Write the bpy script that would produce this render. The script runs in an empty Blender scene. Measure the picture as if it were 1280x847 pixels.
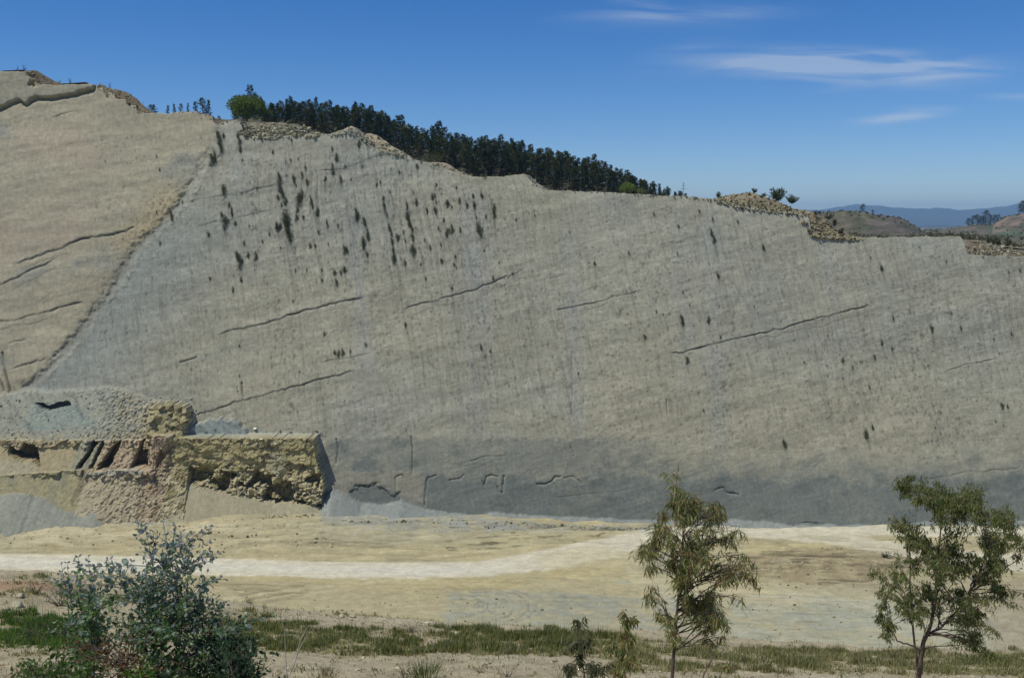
import bpy, math, random
import numpy as np
from mathutils import Vector, Matrix
R = math.radians
C = bpy.context.scene.collection
sc = bpy.context.scene

# ------------------------------------------------------------------ camera
F, PITCH = 1256.0, R(6.7)
cam_d = bpy.data.cameras.new('camera'); cam = bpy.data.objects.new('camera', cam_d); C.objects.link(cam)
cam_d.sensor_width = 36; cam_d.lens = 36*F/1280; cam_d.clip_start = 0.1; cam_d.clip_end = 60000
cam.location = (0, 0, 0); cam.rotation_euler = (math.pi/2-PITCH, 0, 0)
sc.camera = cam
# ------------------------------------------------------------------ light
SUN = Vector((-0.40, -0.17, 0.90)).normalized()
sd = bpy.data.lights.new('sun', 'SUN'); sun = bpy.data.objects.new('sun', sd); C.objects.link(sun)
sd.energy = 3.5; sd.angle = R(0.53); sd.color = (1.0, 0.955, 0.87)
sun.rotation_euler = SUN.to_track_quat('Z', 'Y').to_euler()
sc.view_settings.view_transform = 'Standard'; sc.view_settings.look = 'None'
sc.view_settings.exposure = 0.08; sc.view_settings.gamma = 1; sc.view_settings.use_curve_mapping = False
w = bpy.data.worlds.new('World'); sc.world = w; w.use_nodes = True
SKY_STRENGTH = 0.10
HAZE_DENSITY = 1e-4
SKY_SAT, SKY_HUE = 1.36, 0.509

def build_world():
    nt = w.node_tree; nt.nodes.clear(); N = nt.nodes.new; L = nt.links.new
    out = N('ShaderNodeOutputWorld'); bg = N('ShaderNodeBackground'); bg.inputs[1].default_value = SKY_STRENGTH
    sky = N('ShaderNodeTexSky'); sky.sky_type = 'NISHITA'; sky.sun_disc = False
    sky.sun_elevation = math.asin(SUN.z); sky.sun_rotation = math.atan2(SUN.x, SUN.y)
    sky.altitude = 2700; sky.air_density = 1.0; sky.dust_density = 0.4; sky.ozone_density = 3.5
    tc = N('ShaderNodeTexCoord'); sp = N('ShaderNodeSeparateXYZ'); L(tc.outputs['Generated'], sp.inputs[0])
    def M(op, a, b=None, c=None):
        n = N('ShaderNodeMath'); n.operation = op
        for i, v in enumerate((a, b, c)):
            if v is None: continue
            if isinstance(v, (int, float)): n.inputs[i].default_value = v
            else: L(v, n.inputs[i])
        return n.outputs[0]
    yy = M('MAXIMUM', sp.outputs[1], 0.05)
    u = M('DIVIDE', sp.outputs[0], yy); v = M('DIVIDE', sp.outputs[2], yy)
    # thin streaky cirrus, laid out in sky directions
    cv = N('ShaderNodeCombineXYZ'); L(M('MULTIPLY', u, 7.0), cv.inputs[0]); L(M('MULTIPLY', v, 60.0), cv.inputs[1])
    no = N('ShaderNodeTexNoise'); no.inputs['Scale'].default_value = 1.0; no.inputs['Detail'].default_value = 6; no.inputs['Distortion'].default_value = 1.1
    L(cv.outputs[0], no.inputs['Vector'])
    streak = M('MULTIPLY_ADD', no.outputs[0], 3.4, -1.1)
    total = None
    front = M('GREATER_THAN', sp.outputs[1], 0.1)
    for (px, py, hw, hh, tilt, amp) in [(1065, 82, 160, 15, -.015, .66), (1120, 94, 90, 15, .05, .40), (1000, 74, 110, 10, .02, .30), (1125, 147, 52, 5.5, .10, .55), (1162, 136, 34, 4, .0, .25),
                                        (850, 18, 115, 11, .03, .30), (795, 2, 30, 6, 0, .35), (1275, 121, 40, 4, 0, .25), (860, 62, 60, 16, .3, .12), (985, 82, 95, 10, .02, .25)]:
        d = ray(px, py); cu, cw = d[0]/d[1], d[2]/d[1]
        du = M('DIVIDE', M('SUBTRACT', u, cu), hw/F)
        dvv = M('SUBTRACT', M('SUBTRACT', v, cw), M('MULTIPLY', M('SUBTRACT', u, cu), tilt))
        dv = M('DIVIDE', dvv, hh/F)
        r2 = M('ADD', M('POWER', M('ABSOLUTE', du), 2.6), M('MULTIPLY', dv, dv))
        g = M('MULTIPLY', M('EXPONENT', M('MULTIPLY', r2, -1.0)), amp)
        total = g if total is None else M('ADD', total, g)
    fac = M('MULTIPLY', M('MULTIPLY', total, M('MAXIMUM', streak, 0.12)), front)
    fac = M('MINIMUM', M('MULTIPLY', fac, .78), .42)
    hs = N('ShaderNodeHueSaturation'); hs.inputs['Saturation'].default_value = SKY_SAT; hs.inputs['Value'].default_value = 1.0
    hs.inputs['Hue'].default_value = SKY_HUE
    L(sky.outputs[0], hs.inputs['Color'])
    mx = N('ShaderNodeMix'); mx.data_type = 'RGBA'; L(fac, mx.inputs[0]); L(hs.outputs[0], mx.inputs[6])
    mx.inputs[7].default_value = (5.6, 6.2, 6.8, 1)
    L(mx.outputs[2], bg.inputs[0]); L(bg.outputs[0], out.inputs[0])

# ------------------------------------------------------------------ view rays: where a sight line meets a surface of the place
CP, SP = math.cos(PITCH), math.sin(PITCH)
def ray(px, py):
    x = (px-640)/F; v = (423.5-py)/F
    return (x, CP+v*SP, -SP+v*CP)
def proj(X, Y, Z):
    f = Y*CP-Z*SP; uu = Y*SP+Z*CP
    f = np.maximum(f, .01)
    return 640+F*X/f, 423.5-F*uu/f
def at(px, py, Y):
    d = ray(px, py); return Vector((d[0]*Y/d[1], Y, d[2]*Y/d[1]))
def cliff_pt(px, py, d=0.0):
    r = ray(px, py); t = (200+.325*62-d)/(r[1]-.325*r[2]); return Vector((r[0]*t, r[1]*t, r[2]*t))
build_world()

# ------------------------------------------------------------------ numpy noise
_rs = np.random.RandomState(7)
_T = _rs.rand(8, 256, 256).astype(np.float32)
def vnoise(x, y, s=0):
    x = np.asarray(x, dtype=np.float64); y = np.asarray(y, dtype=np.float64)
    xi = np.floor(x).astype(np.int64); yi = np.floor(y).astype(np.int64)
    fx = x-xi; fy = y-yi; fx = fx*fx*(3-2*fx); fy = fy*fy*(3-2*fy)
    T = _T[s % 8]; o = (s*37) % 256
    x0 = (xi+o) & 255; x1 = (xi+o+1) & 255; y0 = (yi+o) & 255; y1 = (yi+o+1) & 255
    return (T[x0, y0]*(1-fx)+T[x1, y0]*fx)*(1-fy)+(T[x0, y1]*(1-fx)+T[x1, y1]*fx)*fy
def fbm(x, y, s=0, o=4, g=.5):
    a = 0; amp = 1; tot = 0
    for i in range(o):
        a = a+amp*vnoise(x, y, s+i*3); tot += amp; amp *= g; x = x*2.03+11.3; y = y*2.03+5.7
    return a/tot-.5          # about -.5 .. .5
def sstep(a, b, x):
    t = np.clip((x-a)/(b-a), 0, 1); return t*t*(3-2*t)
def facet(x, y, s=0, tilt=.5):
    """angular fracture blocks: a tilted plane for every cell of a jittered lattice"""
    xi = np.floor(x).astype(np.int64); yi = np.floor(y).astype(np.int64); best = np.full(x.shape, 9e9); out = np.zeros(x.shape); T = _T[s % 8]; T2 = _T[(s+3) % 8]; T3 = _T[(s+5) % 8]
    for a in (-1, 0, 1):
        for b in (-1, 0, 1):
            cx, cy = (xi+a) & 255, (yi+b) & 255; jx, jy = T[cx, cy], T2[cx, cy]
            dx = x-(xi+a+jx); dy = y-(yi+b+jy); dd = dx*dx+dy*dy; v = (T3[cx, cy]-.5)+tilt*((jx-.5)*dx*2+(jy-.3)*dy*2); m = dd < best; best = np.where(m, dd, best); out = np.where(m, v, out)
    return out
def interp(pts, x):
    p = np.array(pts, float); return np.interp(x, p[:, 0], p[:, 1])
def pdist(pts, X, Y, width=None, reach=40):
    """distance to a polyline; where far away returns a large number"""
    D = np.full(X.shape, 1e3); p = np.array(pts, float)
    m = (X > p[:, 0].min()-reach) & (X < p[:, 0].max()+reach) & (Y > p[:, 1].min()-reach) & (Y < p[:, 1].max()+reach)
    xs, ys = X[m], Y[m]; d = np.full(xs.shape, 1e3)
    for i in range(len(p)-1):
        a, b = p[i, :2], p[i+1, :2]; ab = b-a; L2 = (ab**2).sum()+1e-9
        t = np.clip(((xs-a[0])*ab[0]+(ys-a[1])*ab[1])/L2, 0, 1)
        dd = np.hypot(xs-a[0]-t*ab[0], ys-a[1]-t*ab[1])
        if p.shape[1] > 2: dd = dd/(p[i, 2]*(1-t)+p[i+1, 2]*t)
        d = np.minimum(d, dd)
    D[m] = d; return D
def inpoly(pts, X, Y):
    p = np.array(pts, float); r = np.zeros(X.shape, bool)
    m = (X >= p[:, 0].min()) & (X <= p[:, 0].max()) & (Y >= p[:, 1].min()) & (Y <= p[:, 1].max())
    xs, ys = X[m], Y[m]; c = np.zeros(xs.shape, bool); n = len(p)
    for i in range(n):
        x0, y0 = p[i]; x1, y1 = p[(i+1) % n]
        if y0 == y1: continue
        c ^= ((y0 > ys) != (y1 > ys)) & (xs < (x1-x0)*(ys-y0)/(y1-y0)+x0)
    r[m] = c; return r
def mixc(col, new, m):
    m = np.clip(m, 0, 1)[..., None]; return col*(1-m)+np.array(new)*m

# ------------------------------------------------------------------ mesh + material helpers
def mesh_np(name, V, Fs, col=None, smooth=True):
    V = np.asarray(V, np.float32).reshape(-1, 3); Fs = np.asarray(Fs, np.int32)
    k = Fs.shape[1]; me = bpy.data.meshes.new(name)
    me.vertices.add(len(V)); me.vertices.foreach_set('co', V.ravel())
    me.loops.add(Fs.size); me.loops.foreach_set('vertex_index', Fs.ravel())
    me.polygons.add(len(Fs)); me.polygons.foreach_set('loop_start', np.arange(0, Fs.size, k, dtype=np.int32))
    me.polygons.foreach_set('loop_total', np.full(len(Fs), k, np.int32))
    me.polygons.foreach_set('use_smooth', np.full(len(Fs), smooth))
    if col is not None:
        c = np.ones((len(V), 4), np.float32); c[:, :3] = np.asarray(col).reshape(-1, 3)
        a = me.color_attributes.new('col', 'FLOAT_COLOR', 'POINT'); a.data.foreach_set('color', c.ravel())
    me.update(calc_edges=True); me.validate(); return me
def grid_faces(nr, nc):
    i = np.arange(nr*nc).reshape(nr, nc)
    return np.stack([i[:-1, :-1], i[:-1, 1:], i[1:, 1:], i[1:, :-1]], -1).reshape(-1, 4)
def link(name, me, mat=None, parent=None, loc=None):
    o = bpy.data.objects.new(name, me); C.objects.link(o)
    if mat and me and not me.materials: me.materials.append(mat)
    if parent: o.parent = parent
    if loc is not None: o.location = loc
    return o
def tag(o, label=None, cat=None, group=None, kind=None):
    if label: o['label'] = label
    if cat: o['category'] = cat
    if group: o['group'] = group
    if kind: o['kind'] = kind
    return o
def empty(name, loc, label, cat, group=None, rz=0):
    o = bpy.data.objects.new(name, None); C.objects.link(o); o.location = loc; o.rotation_euler.z = rz
    o.empty_display_size = .2
    return tag(o, label, cat, group)

def material(name, color=None, rough=.9, vary=None, bump=None, transl=0, attr=True, spec=.2):
    """vary/bump: lists of (scale vector, detail, amount); colour = attribute 'col' (or colour) x noise"""
    m = bpy.data.materials.new(name); m.use_nodes = True; nt = m.node_tree; N = nt.nodes.new; L = nt.links.new
    b = nt.nodes['Principled BSDF']; b.inputs['Roughness'].default_value = rough
    b.inputs['Specular IOR Level'].default_value = spec
    if color is None:
        a = N('ShaderNodeAttribute'); a.attribute_name = 'col'; c = a.outputs['Color']
    else:
        rgb = N('ShaderNodeRGB'); rgb.outputs[0].default_value = (*color, 1); c = rgb.outputs[0]
    tc = N('ShaderNodeTexCoord')
    def noise(scale, detail, rough_=.55, shear=0):
        mp = N('ShaderNodeMapping'); mp.inputs['Scale'].default_value = scale; mp.inputs['Rotation'].default_value = (0, shear, 0)
        no = N('ShaderNodeTexNoise'); no.inputs['Scale'].default_value = 1; no.inputs['Detail'].default_value = detail
        no.inputs['Roughness'].default_value = rough_
        if shear:
            m0 = N('ShaderNodeMapping'); m0.inputs['Rotation'].default_value = (0, shear, 0); L(tc.outputs['Object'], m0.inputs[0])
            mp.inputs['Rotation'].default_value = (0, 0, 0); L(m0.outputs[0], mp.inputs[0])
        else: L(tc.outputs['Object'], mp.inputs[0])
        L(mp.outputs[0], no.inputs['Vector']); return no.outputs[0]
    for v in (vary or []):
        n = noise(v[0], v[1], shear=v[3] if len(v) > 3 else 0)
        mr = N('ShaderNodeMapRange'); L(n, mr.inputs[0]); mr.inputs[1].default_value = .3; mr.inputs[2].default_value = .7
        mr.inputs[3].default_value = 1-v[2]; mr.inputs[4].default_value = 1+v[2]
        mx = N('ShaderNodeVectorMath'); mx.operation = 'SCALE'; L(c, mx.inputs[0]); L(mr.outputs[0], mx.inputs['Scale']); c = mx.outputs[0]
    L(c, b.inputs['Base Color'])
    last = None
    for v in (bump or []):
        n = noise(v[0], v[1], .65, shear=v[3] if len(v) > 3 else 0); bp = N('ShaderNodeBump'); bp.inputs['Strength'].default_value = 1; bp.inputs['Distance'].default_value = v[2]
        L(n, bp.inputs['Height'])
        if last: L(last, bp.inputs['Normal'])
        last = bp.outputs[0]
    if last: L(last, b.inputs['Normal'])
    if transl:
        tr = N('ShaderNodeBsdfTranslucent'); sc_ = N('ShaderNodeVectorMath'); sc_.operation = 'MULTIPLY'; L(c, sc_.inputs[0]); sc_.inputs[1].default_value = (1.5, 1.7, .6)
        L(sc_.outputs[0], tr.inputs['Color']); mix = N('ShaderNodeMixShader'); mix.inputs[0].default_value = transl
        L(b.outputs[0], mix.inputs[1]); L(tr.outputs[0], mix.inputs[2]); L(mix.outputs[0], nt.nodes['Material Output'].inputs[0])
    return m

M_cliff = material('limestone_face', vary=[((.9, .9, 2.4), 6, .07), ((1.6, 1.6, .12), 4, .10, R(11)), ((5, 5, 6), 4, .13)],
                   bump=[((1.3, 1.3, 2.4), 7, .055), ((3.2, 3, .35), 4, .035, R(11))])
M_floor = material('quarry_earth', vary=[((.2, .5, .5), 7, .08), ((.6, 1.2, 1), 6, .09), ((4, 4, 4), 5, .13)], bump=[((.5, .9, .8), 8, .22), ((3, 3, 3), 5, .12)])
M_soil = material('hillside_soil', vary=[((.8, .8, .8), 6, .15), ((9, 9, 9), 5, .22)], bump=[((1.5, 1.5, 1.5), 8, .16), ((14, 14, 14), 4, .03)])
M_hill = material('hill_ground', vary=[((.05, .05, .05), 6, .2), ((.4, .4, .4), 6, .25)], bump=[((.3, .3, .3), 6, .8)])
M_stone = material('loose_stone', vary=[((2, 2, 2), 5, .2), ((9, 9, 9), 4, .15)], bump=[((5, 5, 5), 5, .06)])
M_leaf = material('leaf', rough=.55, transl=.36, spec=.25, vary=[((3, 3, 3), 3, .2)])
M_dark_leaf = material('forest_foliage', rough=.9, transl=.15, spec=.02, vary=[((.6, .6, .6), 4, .3)])
M_grass = material('grass_blades', rough=.6, transl=.3, vary=[((1.5, 1.5, 1.5), 4, .2)])
M_bark = material('bark', (.13, .10, .075), vary=[((20, 20, 5), 5, .35)], bump=[((30, 30, 8), 5, .01)])
M_dark_bark = material('forest_bark', (.12, .09, .07), vary=[((2, 2, .6), 4, .3)])
M_twig = material('dry_twig', (.55, .50, .43), vary=[((30, 30, 8), 4, .2)])
M_metal = material('galvanised_steel', (.25, .26, .27), rough=.5)

# ------------------------------------------------------------------ the cliff: a limestone face dipping towards the viewer
S, Q = 'structure', 'stuff'
FACE = [(-500, 88), (-100, 90), (0, 89.5), (28, 90), (40, 91), (44, 101), (49, 107), (56, 106), (72, 107), (95, 106), (116, 105), (124, 110), (128, 110.5), (128.6, 116), (143, 117), (143.6, 123.5),
        (157, 124.5), (157.6, 131), (170, 132), (170.6, 139.5), (183, 142), (213, 142), (230, 140), (245, 139), (248, 143), (265, 144.5), (266, 150), (271, 156), (283, 151), (300, 150), (304, 166),
        (312, 171), (345, 171), (395, 167.5), (415, 167), (437, 163), (447, 166), (458, 175), (470, 186), (480, 190), (505, 192), (515, 199), (540, 204), (552, 210), (575, 218), (590, 221),
        (630, 221), (645, 219), (655, 217.5), (662, 224), (670, 233), (680, 238), (700, 239), (740, 240), (800, 243), (862, 246), (900, 250), (925, 257), (960, 263), (1000, 266), (1010, 270),
        (1014, 284), (1015, 295), (1080, 297), (1200, 296), (1204, 302), (1208, 316), (1215, 318), (1240, 320), (1280, 321), (1500, 326), (1700, 330)]
fx, fz = [], []
for px, py in FACE:
    p = cliff_pt(px, py); fx.append(p.x); fz.append(p.z)
fx = np.maximum.accumulate(np.array(fx)+np.arange(len(fx))*1e-4); fz = np.array(fz)
ZB = -65.0
def cliff_top(X):
    return np.interp(X, fx, fz)+.35*fbm(X*.6, X*0, 1, 4)*2*.6
def cliff_Y(z): return 200+.325*(z+62)

def embank(X):          # how far the quarry floor rises towards the cliff base
    return interp([(-200, 3.3), (-38, 3.3), (-34, 2.6), (-5, 2.0), (25, .6), (45, 0), (200, .3)], X)

T_LIST = [(264, 200, 14), (269, 194, 9), (274, 177, 12), (277, 186, 8), (271, 168, 8), (279, 170, 7), (297, 169, 8), (299, 176, 8), (301, 186, 7), (303, 200, 4), (280, 238, 11), (280, 278, 14), (277, 268, 6), (286, 256, 7), (289, 262, 7), (291, 268, 6), (294, 279, 6), (297, 320, 10), (299, 328, 12), (303, 326, 6), (310, 319, 6), (319, 320, 8), (302, 349, 6),
          (291, 362, 6), (261, 293, 6), (262, 348, 4), (328, 302, 4), (305, 304, 6), (348, 222, 13), (351, 236, 10), (353, 243, 8), (367, 224, 7), (377, 219, 7), (373, 249, 13), (377, 243, 8), (371, 262, 7), (359, 273, 20), (358, 284, 14), (362, 296, 11), (346, 285, 9), (350, 283, 7), (356, 252, 9), (388, 250, 9), (391, 257, 6), (396, 265, 12), (384, 228, 7), (381, 210, 5), (398, 290, 5),
          (406, 225, 8), (415, 207, 5), (417, 215, 7), (420, 197, 9), (415, 186, 6), (425, 224, 8), (444, 262, 5), (446, 270, 8), (430, 312, 10), (434, 312, 7), (430, 337, 8), (426, 341, 6), (420, 353, 8), (418, 341, 6), (448, 180, 8), (370, 272, 7), (337, 292, 5), (364, 175, 5), (363, 200, 4), (402, 350, 4), (410, 305, 3), (366, 376, 3),
          (445, 270, 8), (456, 277, 9), (459, 293, 12), (454, 304, 13), (458, 318, 6), (480, 257, 8), (479, 248, 5), (483, 268, 6), (487, 284, 9), (489, 292, 6), (490, 302, 8), (496, 297, 9), (492, 323, 12), (491, 312, 5), (508, 257, 8), (510, 270, 10), (511, 279, 8), (515, 286, 6), (515, 297, 9), (516, 313, 10), (520, 253, 9), (504, 290, 5), (541, 246, 8), (545, 252, 5), (544, 263, 8), (533, 264, 6),
          (559, 255, 8), (558, 291, 9), (564, 286, 8), (555, 275, 5), (591, 245, 6), (593, 257, 9), (583, 257, 8), (602, 245, 7), (617, 261, 10), (617, 269, 6), (599, 285, 13), (575, 287, 6), (552, 326, 6), (506, 329, 6), (521, 208, 5), (574, 251, 6), (545, 231, 5), (526, 330, 3), (532, 348, 4), (499, 215, 4), (487, 240, 4), (565, 360, 4), (605, 313, 4), (570, 334, 3), (624, 328, 3), (616, 347, 4),
          (817, 267, 4), (874, 264, 5), (891, 274, 6), (889, 291, 9), (892, 299, 9), (923, 277, 5), (954, 309, 8), (898, 345, 8), (851, 398, 10), (853, 404, 8), (885, 400, 8), (858, 450, 9), (786, 316, 5), (743, 329, 6), (854, 365, 4), (805, 421, 6), (848, 283, 5), (847, 317, 4), (900, 421, 4), (862, 381, 3), (820, 389, 4), (775, 388, 3),
          (1164, 411, 10), (1201, 410, 6), (1054, 451, 6), (1066, 459, 5), (1084, 543, 12), (1091, 534, 8), (981, 555, 9), (1253, 508, 8), (1117, 398, 6), (1103, 429, 6), (1094, 446, 5), (1265, 417, 5), (1101, 335, 8), (1088, 322, 4), (1260, 340, 4), (1274, 338, 4), (1189, 391, 4), (1116, 436, 4), (1088, 484, 4), (1260, 508, 5), (1170, 535, 4), (1054, 473, 4), (1245, 527, 3),
          (423, 442, 6), (428, 440, 6), (419, 440, 5), (601, 434, 7), (507, 406, 5), (457, 430, 4), (613, 439, 4), (438, 439, 4), (405, 417, 4), (299, 432, 3), (196, 265, 4), (215, 271, 7), (228, 253, 4), (213, 265, 4), (200, 304, 4), (196, 195, 4), (200, 212, 4), (299, 469, 3), (645, 275, 4), (668, 269, 4), (712, 290, 3), (602, 600, 3)]
_r = random.Random(5)
for _ in range(70):
    a = _r.random()
    T_LIST.append((_r.uniform(300, 620), _r.uniform(190, 340), _r.uniform(2.5, 5)) if a < .78 else (_r.uniform(640, 1270), _r.uniform(320, 520), _r.uniform(2, 4)))

ZM, NL, NR = -37.0, 175, 480
def zrow(j, zt):
    return np.where(j < NL, ZB+(ZM-ZB)*j/(NL-1.0), ZM+(zt-ZM)*(j-NL+1.0)/(NR-NL))
def row_of(z, zt):
    return int(round((z-ZB)/(ZM-ZB)*(NL-1))) if z < ZM else int(round(NL-1+(z-ZM)/(zt-ZM)*(NR-NL)))
def build_cliff():
    nc, nr = 1640, NR
    X1 = np.linspace(-172, 172, nc); ZT = cliff_top(X1)
    J = np.arange(nr)[:, None]
    X = np.broadcast_to(X1, (nr, nc)).copy(); Z = zrow(J, ZT[None, :])
    Yp = cliff_Y(Z); PX, PY = proj(X, Yp, Z)
    U = X+.17*Z+2.2*fbm(X*.06, Z*.05, 4, 3)        # constant along the run-off streaks
    wob = fbm(X*.35, Z*.35, 2, 4)
    jag = fbm(X*1.3, Z*1.3, 5, 4)
    PXj = PX+jag*9; PYj = PY+fbm(X*1.3, Z*1.3, 6, 4)*9
    # broad undulation, thin bedding risers, fine roughness
    d = 1.4*fbm(X*.03, Z*.03, 3, 3)+.20*fbm(X*.22, Z*.4, 4, 4)+.035*fbm(X*1.8, Z*2.6, 1, 3)+.06*fbm(U*2.4, Z*.12, 2, 3)
    # ---- base colour
    col = np.zeros(X.shape+(3,)); col[:] = (.415, .392, .315)
    big = fbm(X*.035, Z*.05, 1, 5)
    col = mixc(col, (.43, .39, .29), sstep(.0, .22, big)*.45)
    col = mixc(col, (.355, .36, .325), sstep(.0, .25, -big)*.6)
    fault = [(276, 158), (270, 172), (262, 190), (248, 212), (226, 250), (197, 283), (180, 297), (165, 316), (150, 340), (131, 370), (112, 394), (92, 421), (70, 447), (50, 468), (30, 483), (5, 500)]
    fxp = interp([(y, x) for x, y in fault], PY)       # fault's x at this height
    left = sstep(5, -9, PX+jag*16-fxp)
    col = mixc(col, (.445, .39, .285), left*.9)
    col = mixc(col, (.49, .39, .295), left*sstep(.02, .2, fbm(X*.05, Z*.06, 5, 4))*.6)
    col = mixc(col, (.33, .33, .29), left*sstep(.08, .22, fbm(X*.07, Z*.10, 7, 4))*.8)
    bl = (1-left)*sstep(190, 20, PX-fxp)*sstep(200, 330, PY)
    col = mixc(col, (.325, .345, .325), bl*.75)
    d += left*(.05+.15*sstep(-330, 0, PX-fxp))
    # crush zone along the fault: groove and its bright lip
    fd = pdist(fault, PX+jag*7, PY, reach=60)
    g = np.exp(-(fd/5.5)**2); side = (PX > fxp)
    d -= g*(.12+.55*jag)*sstep(150, 230, PY)
    gm = np.exp(-(fd/(5+3*sstep(200, 300, PY)))**2)
    col = mixc(col, (.235, .215, .165), gm*sstep(185, 300, PY)*np.clip(.55+3*jag+1.5*vnoise(X*.8, Z*.8, 2), 0, 1)*.62)
    lip = np.exp(-((PX-fxp-11-jag*8)/5)**2)*(PY > 180)*(PY < 490)
    d += lip*(.05+.5*jag); col = mixc(col, (.42, .41, .35), lip*.5)
    # fine rubble to the left of the fault
    rz = sstep(60, 10, fxp-PX)*(PX < fxp)*sstep(190, 260, PY)*sstep(340, 290, PY)
    col = mixc(col, (.47, .37, .22), rz*.6); d += rz*.35*fbm(X*2.2, Z*2.2, 3, 3)
    # ---- upper strata at the far left: a proud layer, shade painted under its lower edge
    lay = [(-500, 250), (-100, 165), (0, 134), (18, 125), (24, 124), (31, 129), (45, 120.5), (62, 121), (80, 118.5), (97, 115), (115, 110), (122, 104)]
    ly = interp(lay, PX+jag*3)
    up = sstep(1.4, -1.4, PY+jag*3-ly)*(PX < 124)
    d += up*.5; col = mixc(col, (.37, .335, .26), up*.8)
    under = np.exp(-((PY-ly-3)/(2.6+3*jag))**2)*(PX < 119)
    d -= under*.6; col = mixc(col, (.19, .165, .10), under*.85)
    notch = inpoly([(30, 86), (42, 86), (44, 108), (34, 108), (38, 98)], PXj, PYj)
    col = mixc(col, (.46, .37, .19), notch*.9); d -= notch*1.2
    # ---- diagonal cracks and steps (polyline, half width px, depth)
    def crack(pts, wpx, dep, dark=.75, step=0.0):
        nonlocal d, col
        jx = fbm(X*.5, Z*.5, 9, 3)*5; dd = pdist(pts, PX, PY+jx, reach=25)
        x0, x1 = pts[0][0], pts[-1][0]
        fade = sstep(x0-2, x0+12, PX)*sstep(x1+2, x1-12, PX) if x1-x0 > 30 else 1.0
        dep *= (.3 if x1-x0 > 60 else .42); step *= .22; wpx *= (.66 if x1-x0 > 60 else .68)
        k = np.exp(-(dd/wpx)**2)*np.clip((-.2 if x1-x0 > 60 else .5)+1.9*vnoise(X*.3, Z*.3, 4)+.5*fbm(X*1.5, Z*1.5, 3, 3), 0, 1.15)*fade
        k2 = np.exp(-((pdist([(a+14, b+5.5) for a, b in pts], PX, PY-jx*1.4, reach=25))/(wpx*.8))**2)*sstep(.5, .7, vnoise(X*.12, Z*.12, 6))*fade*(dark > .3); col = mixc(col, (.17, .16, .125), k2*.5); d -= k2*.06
        if dark < .2:
            col = mixc(col, (.47, .45, .38), np.exp(-((dd-1)/2.2)**2)*.45*fade*vnoise(X*.2, Z*.2, 3)); d -= k*dep*.4; return
        d -= k*dep; col = mixc(col, (.13, .115, .085), k*dark)
        if step:
            yl = interp(pts, PX); ab = (PY+jx < yl)*np.exp(-np.clip(yl-PY-jx, 0, 99)/26)*fade*(PX > x0)*(PX < x1)
            d += ab*step
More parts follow.
